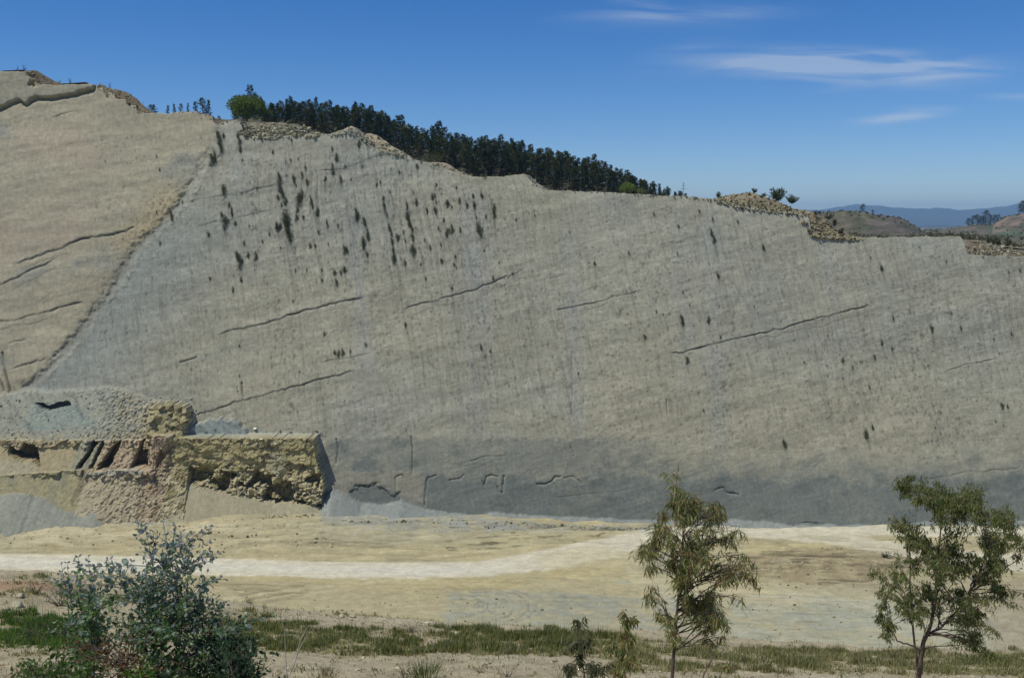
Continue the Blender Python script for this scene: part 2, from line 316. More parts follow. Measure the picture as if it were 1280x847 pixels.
    for pts, wp, dep, dk, st in [
        ([(15, 330), (38, 322), (60, 315), (85, 306), (100, 300), (118, 296), (140, 293), (158, 289), (172, 284)], 1.9, 1.0, .95, .9),
        ([(-60, 385), (0, 357), (20, 347), (40, 337), (55, 331), (72, 319)], 1.2, .8, .85, .4),
        ([(-80, 415), (0, 402.5), (25, 398), (55, 391), (75, 384), (106, 377)], 1.6, .9, .9, .6),
        ([(10, 462), (25, 458), (45, 451), (62, 447)], 1.0, .6, .7, .3), ([(10, 430), (30, 424)], .9, .4, .5, 0),
        ([(60, 150), (75, 143), (95, 137)], .9, .35, .35, .3), ([(225, 452), (245, 447)], 1, .6, .7, .2),
        ([(270, 420), (290, 412), (330, 405), (345, 399), (380, 388), (410, 380), (455, 371)], 1.5, .9, .9, .8),
        ([(502, 388), (525, 380), (545, 375), (575, 368), (602, 358), (628, 348), (655, 336)], 1.1, .7, .65, .5),
        ([(655, 337), (700, 318), (745, 300), (790, 285), (830, 272), (860, 255)], 1.1, .25, .12, .5),
        ([(240, 520), (262, 512), (300, 501), (330, 493), (360, 485), (405, 473), (447, 462)], 1.3, .8, .75, .7),
        ([(400, 452), (420, 449), (462, 441)], .9, .5, .6, .3),
        ([(240, 284), (300, 272), (345, 262)], .9, .3, .35, .3), ([(230, 252), (290, 243), (360, 228)], 1.3, .3, .25, .4), ([(395, 215), (430, 210), (470, 195), (510, 190)], .9, .3, .25, .4),
        ([(180, 470), (240, 448), (320, 430), (400, 412), (480, 404), (520, 390)], 1.1, .3, .15, .4),
        ([(690, 390), (712, 384), (740, 378), (770, 371), (800, 363)], 1.0, .6, .65, .3),
        ([(835, 443), (860, 438), (885, 432), (910, 425), (940, 418), (975, 411), (1000, 404), (1050, 392), (1090, 380)], 1.2, .8, .75, .5),
        ([(620, 575), (650, 562), (700, 540), (730, 520)], .9, .3, .12, .3), ([(556, 580), (580, 576), (610, 570), (650, 568)], .9, .4, .4, .2),
        ([(1180, 465), (1215, 455), (1250, 446)], .9, .35, .35, .2), ([(690, 622), (740, 617), (790, 610)], .9, .3, .3, .2), ([(1150, 600), (1210, 590), (1280, 585)], 1.2, .3, .3, .2),
        ([(420, 549), (423, 560), (420, 580)], .9, .9, .9, 0), ([(514, 546), (516, 560), (515, 590)], 1.0, .9, .95, 0), ([(545, 593), (534, 597), (532, 612), (531, 632)], 1.0, .9, .9, 0),
        ([(713, 556), (716, 563), (718, 571)], .9, .6, .7, 0), ([(715, 440), (716, 480), (714, 520)], .9, .4, .5, 0), ([(833, 500), (834, 520)], .7, .4, .5, 0),
        ([(437, 620), (441, 610), (446, 605), (460, 607), (470, 603), (476, 605), (478, 610), (490, 617), (497, 616), (505, 609)], 1.6, 1.2, .95, 0),
        ([(495, 614), (495, 596), (503, 593), (505, 597)], 1.0, .7, .7, 0), ([(605, 606), (608, 595), (615, 594), (622, 596)], 1.0, .9, .85, 0),
        ([(622, 608), (624, 615), (628, 616), (630, 595)], 1.6, .9, .9, 0), ([(672, 606), (682, 606), (690, 602), (694, 596), (700, 596)], 1.5, .9, .85, 0),
        ([(890, 616), (897, 612), (904, 608), (910, 617), (924, 619), (927, 600)], 1.5, 1.2, .9, 0), ([(705, 598), (715, 594), (728, 602)], .9, .5, .5, 0), ([(562, 600), (575, 598), (580, 594)], 1, .5, .5, 0),
        ([(302, 478), (303, 500)], 1.5, .8, .9, 0), ([(296, 482), (300, 501)], .8, .5, .5, 0), ([(2, 440), (6, 465), (12, 490)], 2.0, 1.0, .8, 0), ([(-8, 440), (-3, 470), (4, 488)], 2, .8, .7, 0),
        ([(1000, 653), (1015, 652.5), (1022, 653)], 1, .6, .8, 0)]:
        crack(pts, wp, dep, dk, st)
    pl = facet((X+.3*Z)*.16+jag*.5, (Z-.27*X)*.42+jag*.5, 2, .0); d += .05*pl*(1-left)*sstep(.35, .7, vnoise(X*.07, Z*.07, 1)); col *= (1+.09*pl*(1-left))[..., None]
    fl = facet((X+.3*Z)*.9+jag*1.5, (Z-.27*X)*1.6+jag*1.5, 1, .0); rg = sstep(.5, .7, vnoise(X*.09, Z*.12, 6)); d += .04*fl*rg; col *= (1+.13*fl*rg)[..., None]
    # ---- long pale-blue wash streaks, dark thin run-off streaks
    sx = interp([(-999, 0), (9999, 0)], PX)
    for c0, wv, a, y0, y1 in [(598, 16, .8, 240, 560), (450, 13, .6, 190, 560), (486, 9, .4, 240, 330), (715, 9, .7, 250, 560), (850, 6, .4, 260, 480), (893, 14, .75, 270, 560), (1042, 9, .5, 320, 420), (360, 8, .5, 200, 330),
                          (860, 6, .6, 400, 450), (1240, 26, .35, 300, 380), (1110, 12, .3, 300, 420), (640, 10, .3, 220, 300), (420, 22, .35, 170, 260), (300, 12, .4, 150, 260), (560, 10, .2, 240, 420), (770, 30, .3, 245, 300)]:
        cc = c0+(PY-(y0+y1)/2)*interp([(200, .10), (640, .03), (1280, .06)], np.full(1, c0))[0]+(U*0+fbm(X*.1, Z*.1, 6, 3)*14)
        k = np.exp(-((PX-cc)/wv)**2)*sstep(y0-20, y0+20, PY)*sstep(y1+50, y1-50, PY)*a*.6*np.clip(.1+1.6*vnoise(U*1.2, Z*.05, 3)*(.4+1.2*vnoise(X*.25, Z*.25, 6)), 0, 1.2)
        col = mixc(col, (.37, .378, .372), k)
    s1 = vnoise(U*1.7, Z*.045, 1)*vnoise(U*4.1, Z*.10, 2)
    zone = sstep(-330, -150, -(PX))*0+sstep(fxp*0+0, 40, PX-fxp)*sstep(600, 470, PY)
    col *= (1-.35*sstep(.34, .66, s1)*zone*.6*(.2+1.0*vnoise(X*.12, Z*.12, 5)))[..., None]
    s2 = vnoise(U*3.3, Z*.2, 5)*vnoise(U*7.0, Z*.5, 7)
    dens = .35+.65*sstep(240, 420, PX)*sstep(700, 520, PX)*sstep(350, 260, PY)
    col *= (1-.38*sstep(.40, .66, s2)*zone*dens)[..., None]
    s3 = vnoise(U*2.9, Z*.24, 3)*vnoise(U*5.6+7, Z*.5, 6)*vnoise(X*.12, Z*.16, 7)*2; col *= (1-.20*sstep(.30, .60, s3)*zone*(.5+.5*dens))[..., None]
    s4 = vnoise(U*2.3+3, Z*.16, 4)*vnoise(U*4.9+9, Z*.4, 1); col = mixc(col, (.50, .49, .44), sstep(.40, .65, s4)*zone*.16)
    # bedding lamination
    col *= (1+.10*fbm(X*.25, Z*2.2, 3, 3)*2)[..., None]
    col *= (1+.16*fbm(X*.16+Z*.05, Z*.45, 7, 4))[..., None]; col *= (1+.22*fbm(X*.9, Z*1.3, 4, 4))[..., None]
    bedl = fbm(X*.03, (Z-.27*X)*.42, 5, 5); col *= (1+.22*bedl*(1-left*.5))[..., None]; d += .22*bedl
    lf = fbm(X*.05+Z*.01, (Z-.10*X)*.5, 2, 5)*left; col *= (1+.28*lf)[..., None]; d += .16*lf
    # stains running down from the scrub
    for px, py, sz in T_LIST:
        p = cliff_pt(px, py); i = int(round((p.x-X1[0])/(X1[1]-X1[0])))
        if i < 12 or i > nc-13: continue
        j = row_of(p.z, ZT[i]); j0, j1 = max(j-45, 0), min(j+25, nr)
        sl = (slice(j0, j1), slice(i-11, i+12)); dz = (p.z-Z[sl])/(sz*.16); du = (U[sl]-U[min(j, nr-1), i])/(.10+sz*.028)
        k = np.exp(-du**2)*np.exp(-np.where(dz > 0, (dz/1.9)**2, (dz/.8)**2))*(.35+1.1*vnoise(U[sl]*3, Z[sl]*.8, 2)); col[sl] = mixc(col[sl], (.13, .13, .10), k*.62)
    # footprints / pits: small dark marks
    rs = np.random.RandomState(11); marks = []
    for _ in range(5200):
        px = rs.uniform(120, 1290); py = rs.uniform(170, 560); marks.append((px, py, rs.uniform(.3, .9), rs.uniform(.5, 2.2)))
    for cx, cy, sxx, syy, n in [(1150, 420, 22, 60, 190), (1180, 545, 25, 20, 90), (318, 240, 5, 45, 90), (345, 420, 6, 60, 70), (365, 470, 4, 50, 50), (905, 460, 12, 60, 110), (600, 420, 16, 60, 130), (1090, 480, 40, 40, 120),
                                (500, 290, 40, 45, 160), (380, 260, 50, 60, 190), (600, 260, 40, 30, 90), (820, 350, 60, 60, 120), (700, 450, 50, 40, 60), (1040, 350, 10, 60, 60), (565, 335, 40, 25, 60), (450, 340, 30, 30, 60)]:
        for _ in range(n): marks.append((rs.normal(cx, sxx), rs.normal(cy, syy), rs.uniform(.6, 1.3), rs.uniform(.8, 3.2)))
    dX = X1[1]-X1[0]
    for px, py, wq, hq in marks:
        p = cliff_pt(px, py); i = int(round((p.x-X1[0])/dX))
        if i < 8 or i > nc-9: continue
        zt = ZT[i]; j = row_of(p.z, zt)
        if j < 15 or j > nr-16: continue
        sl = (slice(j-14, j+15), slice(i-7, i+8))
        k = np.exp(-((U[sl]-U[j, i])/(.10*wq+.08))**2-((Z[sl]-p.z)/(.13*hq+.05))**2)
        k *= rs.uniform(.35, 1)
        d[sl] -= .08*k; col[sl] = mixc(col[sl], (.13, .125, .10), k*.8)
    # ---- darker, bluish foot of the wall
    b1 = sstep(545, 551, PY+jag*12+5*wob)*sstep(400, 410, PX)*(.75+.5*vnoise(X*.15, Z*.3, 2))
    b1r = sstep(560, 600, PY+wob*40)
    band = b1*(1-sstep(680, 900, PX))+b1r*sstep(680, 900, PX)
    col = mixc(col, (.255, .262, .232), band*.85*sstep(400, 420, PX))
    b2 = sstep(594, 603, PY+jag*16+wob*14+4*np.sin(PX*.05))*sstep(412, 432, PX)
    b2 *= 1-.75*inpoly([(400, 560), (530, 592), (532, 640), (400, 625)], PXj, PYj)
    col = mixc(col, (.185, .205, .198), b2*.8)
    mot = sstep(.05, .2, fbm(X*.25, Z*.4, 4, 5)); col = mixc(col, (.15, .172, .17), mot*band*.6)
    mot = sstep(.08, .2, fbm(X*.3, Z*.3, 8, 5)); col = mixc(col, (.37, .35, .28), mot*band*.35*(1-.6*b2))
    patch = inpoly([(438, 612), (447, 607), (470, 605), (480, 612), (492, 619), (500, 616), (498, 640), (440, 640)], PXj, PYj)
    col = mixc(col, (.16, .175, .17), patch*.8); d -= patch*.3
    pinky = inpoly([(422, 590), (500, 588), (530, 592), (531, 630), (500, 618), (478, 605), (440, 605), (425, 622)], PXj, PYj)*(1-patch)
    col = mixc(col, (.335, .30, .235), pinky*.5)
    d += pinky*.05
    Y = Yp-d
    # ---- blue-grey slump apron above the ledges (left)
    apr_top = interp([(-200, 492), (0, 490), (35, 484), (60, 486), (100, 483), (140, 480), (160, 486), (190, 497), (225, 503), (240, 512)], PX+jag*10)
    am = sstep(0, 6, PY-apr_top)*(PX < 243)
    rough = fbm((X+.9*Z)*1.1, (Z-.5*X)*.25, 3, 4)
    grain = fbm(X*2.4, Z*2.4, 8, 3)
    Ya = Yp-(PY-apr_top)*.055-.3*facet(X*1.3+jag*2, Z*1.5+jag*2, 7, .8)*sstep(90, 170, PX+12*wob)-.5*rough-.9*np.maximum(grain, 0)*sstep(100, 180, PX)-.2*grain
    Y = np.where(am > .01, Y*(1-am)+np.minimum(Y, Ya)*am, Y)
    acol = np.zeros_like(col); acol[:] = (.34, .34, .285)
    acol = mixc(acol, (.285, .33, .305), inpoly([(45, 500), (110, 505), (125, 530), (60, 536), (35, 530)], PXj, PYj)*.8)
    acol = mixc(acol, (.43, .37, .25), sstep(.05, .25, grain+.35*sstep(120, 190, PX)+.25*sstep(530, 545, PY)-.1)*.75)
    acol = mixc(acol, (.13, .14, .12), sstep(.16, .32, -grain)*.6)
    acol = mixc(acol, (.12, .13, .12), sstep(.12, .25, rough)*.5*(PX < 160))
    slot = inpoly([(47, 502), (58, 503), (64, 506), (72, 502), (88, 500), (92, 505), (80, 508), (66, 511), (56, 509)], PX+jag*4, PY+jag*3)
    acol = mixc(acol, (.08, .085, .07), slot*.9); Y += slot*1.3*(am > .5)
    col = col*(1-am[..., None])+acol*am[..., None]
    # ochre corner block and blue bedding beside it
    cell0 = facet(X*.6+jag, Z*.8+jag, 4, .8)
    ob = inpoly([(192, 506), (215, 500), (238, 505), (240, 520), (236, 552), (190, 552)], PXj, PYj)
    Y = np.where(ob, np.minimum(Y, Yp-3.0+.9*cell0), Y); col = mixc(col, (.36, .31, .17), ob*.85)
    bb = inpoly([(240, 532), (262, 524), (280, 522), (292, 524), (300, 528), (310, 540), (300, 552), (240, 556)], PXj, PYj)
    Y = np.where(bb, np.minimum(Y, Yp-1.2-1.0*rough), Y); col = mixc(col, (.27, .315, .31), bb*.85)
    rim = inpoly([(295, 533), (330, 540), (405, 541), (405, 552), (290, 552)], PX, PY+jag*4)
    col = mixc(col, (.37, .38, .35), rim*.7)
    # ---- the cut ledges: vertical faces with level tops
    YF = 199.2+(np.clip(Z, -62, -43)+59)*.16
    fpx, fpy = proj(X, np.full(X.shape, 200.2), Z)
    fj = fbm(X*.8, Z*.8, 6, 5); fj2 = fbm(X*.5, Z*.5, 2, 5)
    blockB = (fpx > 209) & (fpx+fj*5 < interp([(540, 391), (572, 393), (580, 397), (600, 406), (625, 404), (660, 400)], fpy)) & (fpy > 549+fj*3)
    lowr = sstep(575, 600, fpy-(fpx-300)*.06)
    ridg = np.abs(fbm(X*.45+fj2*1.5, Z*.55, 5, 5))*2
    fa = facet(X*.42+jag*.8, Z*.65+jag*.8, 3, .8); fb = facet(X*1.15+jag, Z*1.5+jag, 5, .8); cell = fa*.75+fb*.32
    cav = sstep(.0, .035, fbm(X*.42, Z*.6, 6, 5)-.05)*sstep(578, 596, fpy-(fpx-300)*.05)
    YB = YF-.25+.3*fj2+.75*cell+.25*fj*(1-lowr)+.5*lowr*fb+cav*1.7-.5*sstep(.3, 1, (fpx-360)/40)*lowr
    Y = np.where(blockB, np.minimum(Y, YB), Y)
    bc = np.zeros_like(col); bc[:] = (.40, .345, .19)
    bc = mixc(bc, (.28, .25, .15), sstep(.0, .22, fj2)*.6)
    bc = mixc(bc, (.34, .33, .26), inpoly([(335, 570), (350, 565), (358, 590), (338, 590)], fpx, fpy)*.7)
    bc *= (1-.25*sstep(.5, .75, vnoise(X*3, Z*.3, 3))*inpoly([(320, 548), (395, 548), (395, 590), (320, 590)], fpx, fpy))[..., None]
    bc = mixc(bc, (.47, .42, .29), lowr*.6*(1-cav))
    bc = mixc(bc, (.24, .20, .10), sstep(.02, .2, -fj2)*.55*(1-lowr))
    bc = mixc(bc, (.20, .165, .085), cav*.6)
    col = np.where(blockB[..., None], bc, col)
    # left ledges: upper tier
    upT = (fpx < 209) & (fpy > 552+fj*5)
    YU = YF+.2+.4*fj2+.3*fj+1.1*cell
    slots = np.zeros(X.shape, bool)
    for poly in ([(112, 553), (119, 553), (105, 584), (98, 584)], [(123, 552), (127, 553), (119, 583), (114, 583)], [(139, 556), (148, 552), (142, 574), (138, 585), (124, 584), (132, 570)],
                 [(172, 552), (177, 552), (176, 566), (186, 563), (190, 583), (164, 584)], [(8, 558), (20, 564), (28, 555), (42, 559), (50, 573), (52, 580), (40, 575), (24, 574), (9, 568)], [(196, 552), (200, 552), (199, 580), (195, 583)]):
        slots |= inpoly(poly, fpx+fj*4, fpy+fj*4)
    YU = YU+slots*2.6
    Y = np.where(upT, np.minimum(Y+slots*9, YU), Y)
    uc = np.zeros_like(col); uc[:] = (.40, .335, .21)
    uc = mixc(uc, (.46, .36, .25), sstep(110, 140, fpx)*.8)
    uc = mixc(uc, (.30, .30, .24), inpoly([(98, 553), (130, 552), (118, 584), (90, 584)], fpx, fpy)*.7)
    uc = mixc(uc, (.42, .38, .27), inpoly([(-50, 570), (45, 578), (60, 600), (-50, 600)], fpx, fpy)*.8)
    uc = mixc(uc, (.13, .10, .06), slots*.7)  # slanted and cave-like shadows painted dark inside the slots
    col = np.where(upT[..., None], uc, col)
    # lower tier, standing further out
    YL = 197.9; lpx, lpy = proj(X, np.full(X.shape, YL), Z)
    tl = interp([(-200, 596), (0, 594), (55, 590), (100, 587), (112, 590), (150, 587), (188, 588), (200, 600)], lpx+fj*6)
    lowT = (lpx < 196) & (lpy > tl)
    gr = fbm(X*1.8, Z*1.8, 6, 4)
    YLL = YL+.4*fj2+(.35*gr+.5*fb)*(lpx > 104)+.9*cell
    sl2 = inpoly([(103, 586), (109, 586), (106, 612), (100, 626), (96, 620)], lpx+fj*3, lpy) | inpoly([(116, 590), (113, 600), (106, 612), (105, 608)], lpx, lpy)
    YLL = YLL+sl2*2.2
    Y = np.where(lowT, np.minimum(Y, YLL), Y)
    lc = np.zeros_like(col); lc[:] = (.35, .31, .19)
    lc = mixc(lc, (.26, .25, .18), sstep(.0, .2, fj2)*.7)
    lc = mixc(lc, (.44, .375, .27), (lpx > 106)*.85)
    lc = mixc(lc, (.35, .34, .29), inpoly([(106, 584), (190, 583), (188, 592), (110, 594)], lpx, lpy+fj*6)*.8)
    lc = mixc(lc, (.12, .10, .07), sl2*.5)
    col = np.where(lowT[..., None], lc, col)
    # column of broken reddish blocks between the ledges
    cm = (fpx > 184) & (fpx < 213) & (fpy > 545) & (fpy < 650)
    cn = facet(X*1.0, Z*.5, 6, .6)*.6
    Y = np.where(cm, np.minimum(Y, YF-.9-2.2*cn-.8*grain), Y)
    cc = np.zeros_like(col); cc[:] = (.40, .32, .22); cc = mixc(cc, (.42, .31, .21), sstep(0, .2, cn)*.8); cc = mixc(cc, (.5, .46, .38), sstep(.1, .25, grain)*.7); cc = mixc(cc, (.16, .11, .06), sstep(.1, .3, -cn)*.6)
    col = np.where(cm[..., None], cc, col)
    # ---- screes at the foot
    def talus(y0, pts, c, slope, rgh, jitter=2, xr=None):
        nonlocal Y, col
        qx, qy = proj(X, np.full(X.shape, y0), Z)
        # height of the scree's crest at this X
        xs = np.array([at(a, b, y0).x for a, b in pts]); zs = np.array([at(a, b, y0).z for a, b in pts])
        zt = np.interp(X, xs, zs)+fbm(X*.4, X*0, 4, 4)*jitter
        Yt = y0-(zt-Z)*slope+rgh*fbm(X*.8, Z*.8, 1, 4)+.25*fbm(X*.5, Z*.06, 2, 3)
        m = (Z < zt) & (Yt < Y)
        if xr: m &= (X > xs[0]) & (X < xs[-1])
        Y = np.where(m, Yt, Y)
        cv = np.array(c)*(1+.25*fbm(X*.5, Z*.5, 3, 4))[..., None]
        col = np.where(m[..., None], cv, col)
    talus(200.6, [(398, 648), (404, 622), (415, 614), (436, 621), (452, 629), (478, 631), (500, 627), (514, 630), (530, 636), (575, 642), (597, 646), (615, 641), (640, 642), (668, 644), (700, 645), (760, 648), (830, 650), (880, 650), (930, 649), (1000, 651), (1100, 650), (1280, 650), (1500, 650)], (.275, .292, .282), 1.15, .12, .6)
    talus(199.0, [(196, 650), (208, 615), (214, 600), (240, 606), (270, 614), (300, 620), (340, 627), (385, 630), (402, 634), (410, 645)], (.40, .36, .25), .85, .06, .3, True)
    talus(195.5, [(-250, 620), (0, 618), (40, 618), (70, 622), (100, 627), (125, 626), (150, 632), (180, 637), (208, 646)], (.285, .29, .25), 1.0, .3, .9, True)
    col *= (1+.12*fbm(X*2.6, Z*2.6, 6, 2)*2)[..., None]
    col *= np.array((.905, .915, .825))*1.01
    col = np.clip(col, .02, .8)
    # rim rows going back over the top
    rows = [np.stack([X, Y, Z], -1)]; cols = [col]
    top = rows[0][-1]; 
    for back, drop in ((.5, .05), (1.5, .15), (4, .6), (9, 5), (16, 14)):
        r = top.copy(); r[:, 1] = cliff_Y(ZT)+back; r[:, 2] = ZT-drop+.15*fbm(X1*1.1, X1*0+back, 3, 3); rows.append(r[None]); cols.append(np.broadcast_to((.33, .28, .19), (1, nc, 3)))
    V = np.concatenate(rows, 0); CC = np.concatenate(cols, 0)
    me = mesh_np('cliff', V, grid_faces(V.shape[0], nc), CC); fr = blockB | upT | lowT | cm | ob | (am > .5)
    sm = np.ones((V.shape[0]-1, nc-1), bool); sm[:nr-1] = ~fr[:-1, :-1]; me.polygons.foreach_set('use_smooth', sm.ravel())
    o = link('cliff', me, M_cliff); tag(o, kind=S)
    return X1, ZT, Y, Z
X1, ZT, CY, CZ = build_cliff()
def cliff_surf(x, z):
    i = int(round((x-X1[0])/(X1[1]-X1[0]))); i = min(max(i, 0), len(X1)-1)
    j = row_of(z, ZT[i]); j = min(max(j, 0), CZ.shape[0]-1)
    return float(CY[j, i])

# ------------------------------------------------------------------ the quarry floor
def floor_z(X, Y):
    e = embank(X)*sstep(179, 198, Y)
    PX, PY = proj(X, Y, np.full(np.shape(X), -62.0))
    z = -62+e+.25*fbm(X*.06, Y*.06, 3, 4)*2
    md = np.exp(-(((PX-1030)/85)**2+((PY-704)/15)**2)**2)*1.7       # brown spoil mound
    md2 = np.exp(-(((PX-880)/60)**4+((PY-703)/17)**4))*-.9           # shallow pit behind the sapling
    md3 = np.exp(-(((PX-1270)/60)**2+((PY-760)/40)**2))*2.5
    return z+md+md2+md3
def build_floor():
    xs = np.linspace(-200, 200, 1150); ys = np.linspace(92, 214, 330)
    X, Y = np.meshgrid(xs, ys); Z0 = floor_z(X, Y)
    PX, PY = proj(X, Y, np.full(X.shape, -62.0))
    QX, QY = proj(X, Y, Z0); PX, PY = QX, QY
    n1 = fbm(X*.12, Y*.2, 2, 5); n2 = fbm(X*.5, Y*.6, 4, 5); n3 = fbm(X*.05, Y*.08, 6, 4)
    JX = PX+n1*50+n2*14; JY = PY+n1*10+n2*4
    col = np.zeros(X.shape+(3,)); col[:] = (.50, .435, .27)
    col = mixc(col, (.44, .40, .27), sstep(0, .2, n3)*.7)
    n4 = fbm(X*.25, Y*.9, 8, 5)
    def poly(pts, c, a):
        nonlocal col
        m = inpoly(pts, JX+n4*40, JY+n4*9)*1.0; m2 = inpoly(pts, JX+n1*60-20*n2, JY-n4*12)*1.0; col = mixc(col, c, (m*.5+m2*.5)*a*np.clip(.8+2.2*n2, .3, 1.15))
    # blue-grey fines along the foot, ochre and yellow spreads
    poly([(395, 600), (560, 640), (700, 655), (900, 655), (900, 662), (700, 664), (560, 664), (470, 662), (400, 652)], (.37, .385, .36), .85)
    poly([(400, 640), (560, 655), (640, 672), (560, 680), (430, 680), (395, 660)], (.41, .40, .32), .6)
    poly([(-200, 640), (190, 650), (330, 648), (470, 660), (460, 676), (230, 680), (150, 672), (-200, 680)], (.53, .47, .31), .5)
    poly([(-20, 655), (60, 652), (150, 660), (175, 668), (120, 676), (40, 682), (-20, 680)], (.57, .505, .34), .75)
    poly([(225, 652), (280, 652), (320, 662), (260, 668), (225, 664)], (.57, .51, .35), .7)
    poly([(-200, 640), (60, 650), (200, 655), (200, 648), (-200, 630)], (.36, .36, .31), .8)
    poly([(560, 665), (700, 658), (800, 658), (690, 680), (600, 690), (520, 684)], (.47, .43, .28), .6)
    poly([(200, 690), (420, 715), (640, 722), (760, 700), (800, 690), (760, 720), (560, 745), (400, 730), (200, 712)], (.52, .44, .25), .7)
    poly([(250, 720), (560, 735), (600, 790), (250, 790)], (.46, .405, .26), .6)
    poly([(560, 735), (700, 738), (850, 752), (960, 780), (1000, 830), (560, 800)], (.385, .385, .31), .8)
    poly([(640, 730), (800, 720), (850, 740), (700, 745)], (.50, .44, .27), .7)
    poly([(640, 742), (720, 740), (800, 760), (760, 775), (650, 770)], (.34, .345, .28), .6)
    poly([(780, 725), (850, 735), (900, 750), (1120, 745), (1290, 760), (1290, 840), (940, 840), (900, 790)], (.46, .455, .355), .85)
    poly([(930, 735), (1070, 728), (1120, 745), (1000, 752)], (.52, .48, .33), .8)
    poly([(1000, 752), (1100, 752), (1120, 775), (1030, 790), (990, 770)], (.40, .415, .345), .5)
    poly([(1060, 730), (1290, 720), (1290, 760), (1160, 765)], (.42, .37, .26), .7)
    poly([(1200, 740), (1400, 735), (1400, 830), (1230, 830)], (.37, .31, .225), .75)
    poly([(1195, 775), (1260, 770), (1240, 800), (1195, 800)], (.33, .325, .275), .6)
    poly([(940, 690), (990, 682), (1050, 684), (1110, 692), (1150, 705), (1100, 728), (1040, 735), (960, 722), (930, 710)], (.355, .29, .18), .85)
    poly([(925, 674), (985, 680), (985, 692), (940, 694), (925, 688)], (.60, .51, .29), .8)
    poly([(985, 676), (1050, 682), (1035, 686), (990, 684)], (.60, .52, .29), .7)
    poly([(785, 693), (815, 690), (838, 703), (830, 718), (800, 714), (788, 704)], (.33, .31, .21), .85)
    poly([(805, 690), (850, 690), (880, 700), (850, 720), (815, 712)], (.33, .35, .32), .5)
    # ripped texture on the embankment, driven streaks
    stk = fbm(PX*.02, PY*.35+PX*.02, 5, 4)
    col *= (1+.55*stk*sstep(730, 700, PY)*sstep(640, 655, PY))[..., None]
    rip = (fbm((PX+PY*6)*.035, PY*.5, 1, 4))
    rzone = inpoly([(540, 658), (720, 655), (780, 662), (680, 688), (560, 688)], PX, PY)
    col *= (1-.6*sstep(.05, .22, rip)*rzone)[..., None]
    mz = inpoly([(930, 688), (1130, 688), (1150, 712), (1050, 735), (940, 720)], PX, PY)
    col *= (1-.5*sstep(.0, .2, fbm(PX*.03, PY*.5, 6, 4))*mz)[..., None]
    # pale bits of broken rock
    col = mixc(col, (.62, .58, .45), sstep(.22, .32, fbm(X*1.5, Y*1.5, 7, 3))*.6*sstep(735, 700, PY))
    # haul road
    def road(pts, c, a, n=5):
        nonlocal col
        D = pdist(pts, PX+n2*n, PY+n2*n*.5, reach=40); col = mixc(col, c, sstep(1.15, .84, D+.3*n2)*a); col = mixc(col, np.array(c)*.84, np.exp(-((D-.45)/.10)**2)*.35*vnoise(PX*.05, PY*.1, 3)); return D
    W = (.72, .67, .54)
    road([(-200, 700, 11), (0, 702, 11), (200, 706, 11), (400, 711, 10), (500, 713, 10), (600, 711, 10), (660, 703, 12), (720, 692, 13), (780, 680, 13), (820, 670, 10), (860, 664, 8), (930, 663, 7), (1100, 663, 6), (1290, 664, 6), (1500, 664, 6)], W, .9)
    road([(930, 664, 6), (980, 666, 7), (1030, 671, 8), (1080, 679, 8), (1130, 688, 8), (1200, 696, 9), (1290, 704, 12), (1400, 715, 12)], (.67, .62, .49), .85)
    road([(680, 700, 9), (740, 694, 14), (790, 700, 10), (800, 722, 12), (860, 738, 12), (930, 742, 12), (1000, 745, 9)], (.60, .54, .36), .5)
    road([(1000, 668, 3), (1060, 674, 3)], (.5, .46, .33), .6)
    D = pdist([(-200, 700), (0, 702), (200, 706), (400, 711), (500, 713), (600, 711), (660, 703), (720, 692)], PX, PY, reach=60)
    col = mixc(col, (.71, .68, .60), np.exp(-((D-1)/5)**2)*.8*sstep(700, 560, PX))
    # wheel ruts in the road and side tracks
    for pts, wv, c, a in [([(-50, 718), (100, 720), (250, 724), (300, 733), (340, 738)], 1.1, (.28, .24, .15), .8), ([(240, 753), (300, 745), (360, 738), (440, 728), (560, 722)], 2.0, (.60, .53, .35), .7),
                          ([(300, 743), (340, 737), (380, 733)], 1.5, (.26, .22, .14), .8), ([(310, 749), (350, 743), (375, 740)], 1.2, (.26, .22, .14), .8), ([(280, 731), (330, 729)], 1.2, (.28, .24, .15), .7),
                          ([(240, 725), (330, 731), (480, 729), (640, 735)], 1.2, (.42, .35, .2), .5), ([(280, 766), (380, 762), (470, 757), (560, 750)], 2, (.54, .48, .32), .5),
                          ([(350, 677), (400, 672), (430, 676), (485, 679)], 1.0, (.27, .22, .14), .7), ([(390, 663), (420, 668), (450, 670)], .8, (.3, .26, .17), .5), ([(70, 671), (95, 674)], 1.2, (.3, .25, .14), .8), ([(48, 681), (80, 682)], 1.2, (.3, .25, .14), .7),
                          ([(800, 690), (815, 700), (830, 720), (900, 735), (960, 738)], 2.0, (.60, .53, .34), .7), ([(940, 760), (1000, 745), (1080, 750), (1130, 765)], 1.2, (.54, .52, .41), .8), ([(930, 745), (1010, 742), (1100, 762), (1150, 790)], 1.4, (.56, .54, .43), .8),
                          ([(940, 770), (1010, 775), (1080, 790)], 1.2, (.35, .35, .29), .5), ([(970, 742), (1040, 748), (1110, 772)], 1.0, (.36, .36, .3), .5), ([(940, 792), (1000, 790), (1060, 795)], 1.3, (.34, .34, .27), .5), ([(1150, 690), (1100, 684), (1040, 682)], .9, (.33, .28, .18), .6)]:
        D = pdist(pts, PX+n2*6, PY+n2*3, reach=20); col = mixc(col, c, np.exp(-(D/wv)**2)*a*np.clip(.3+1.2*vnoise(PX*.06, PY*.2, 5), 0, 1)); D = pdist([(a_+6, b_+4.5) for a_, b_ in pts], PX+n2*6, PY+n2*3, reach=20); col = mixc(col, c, np.exp(-(D/wv)**2)*a*.6)
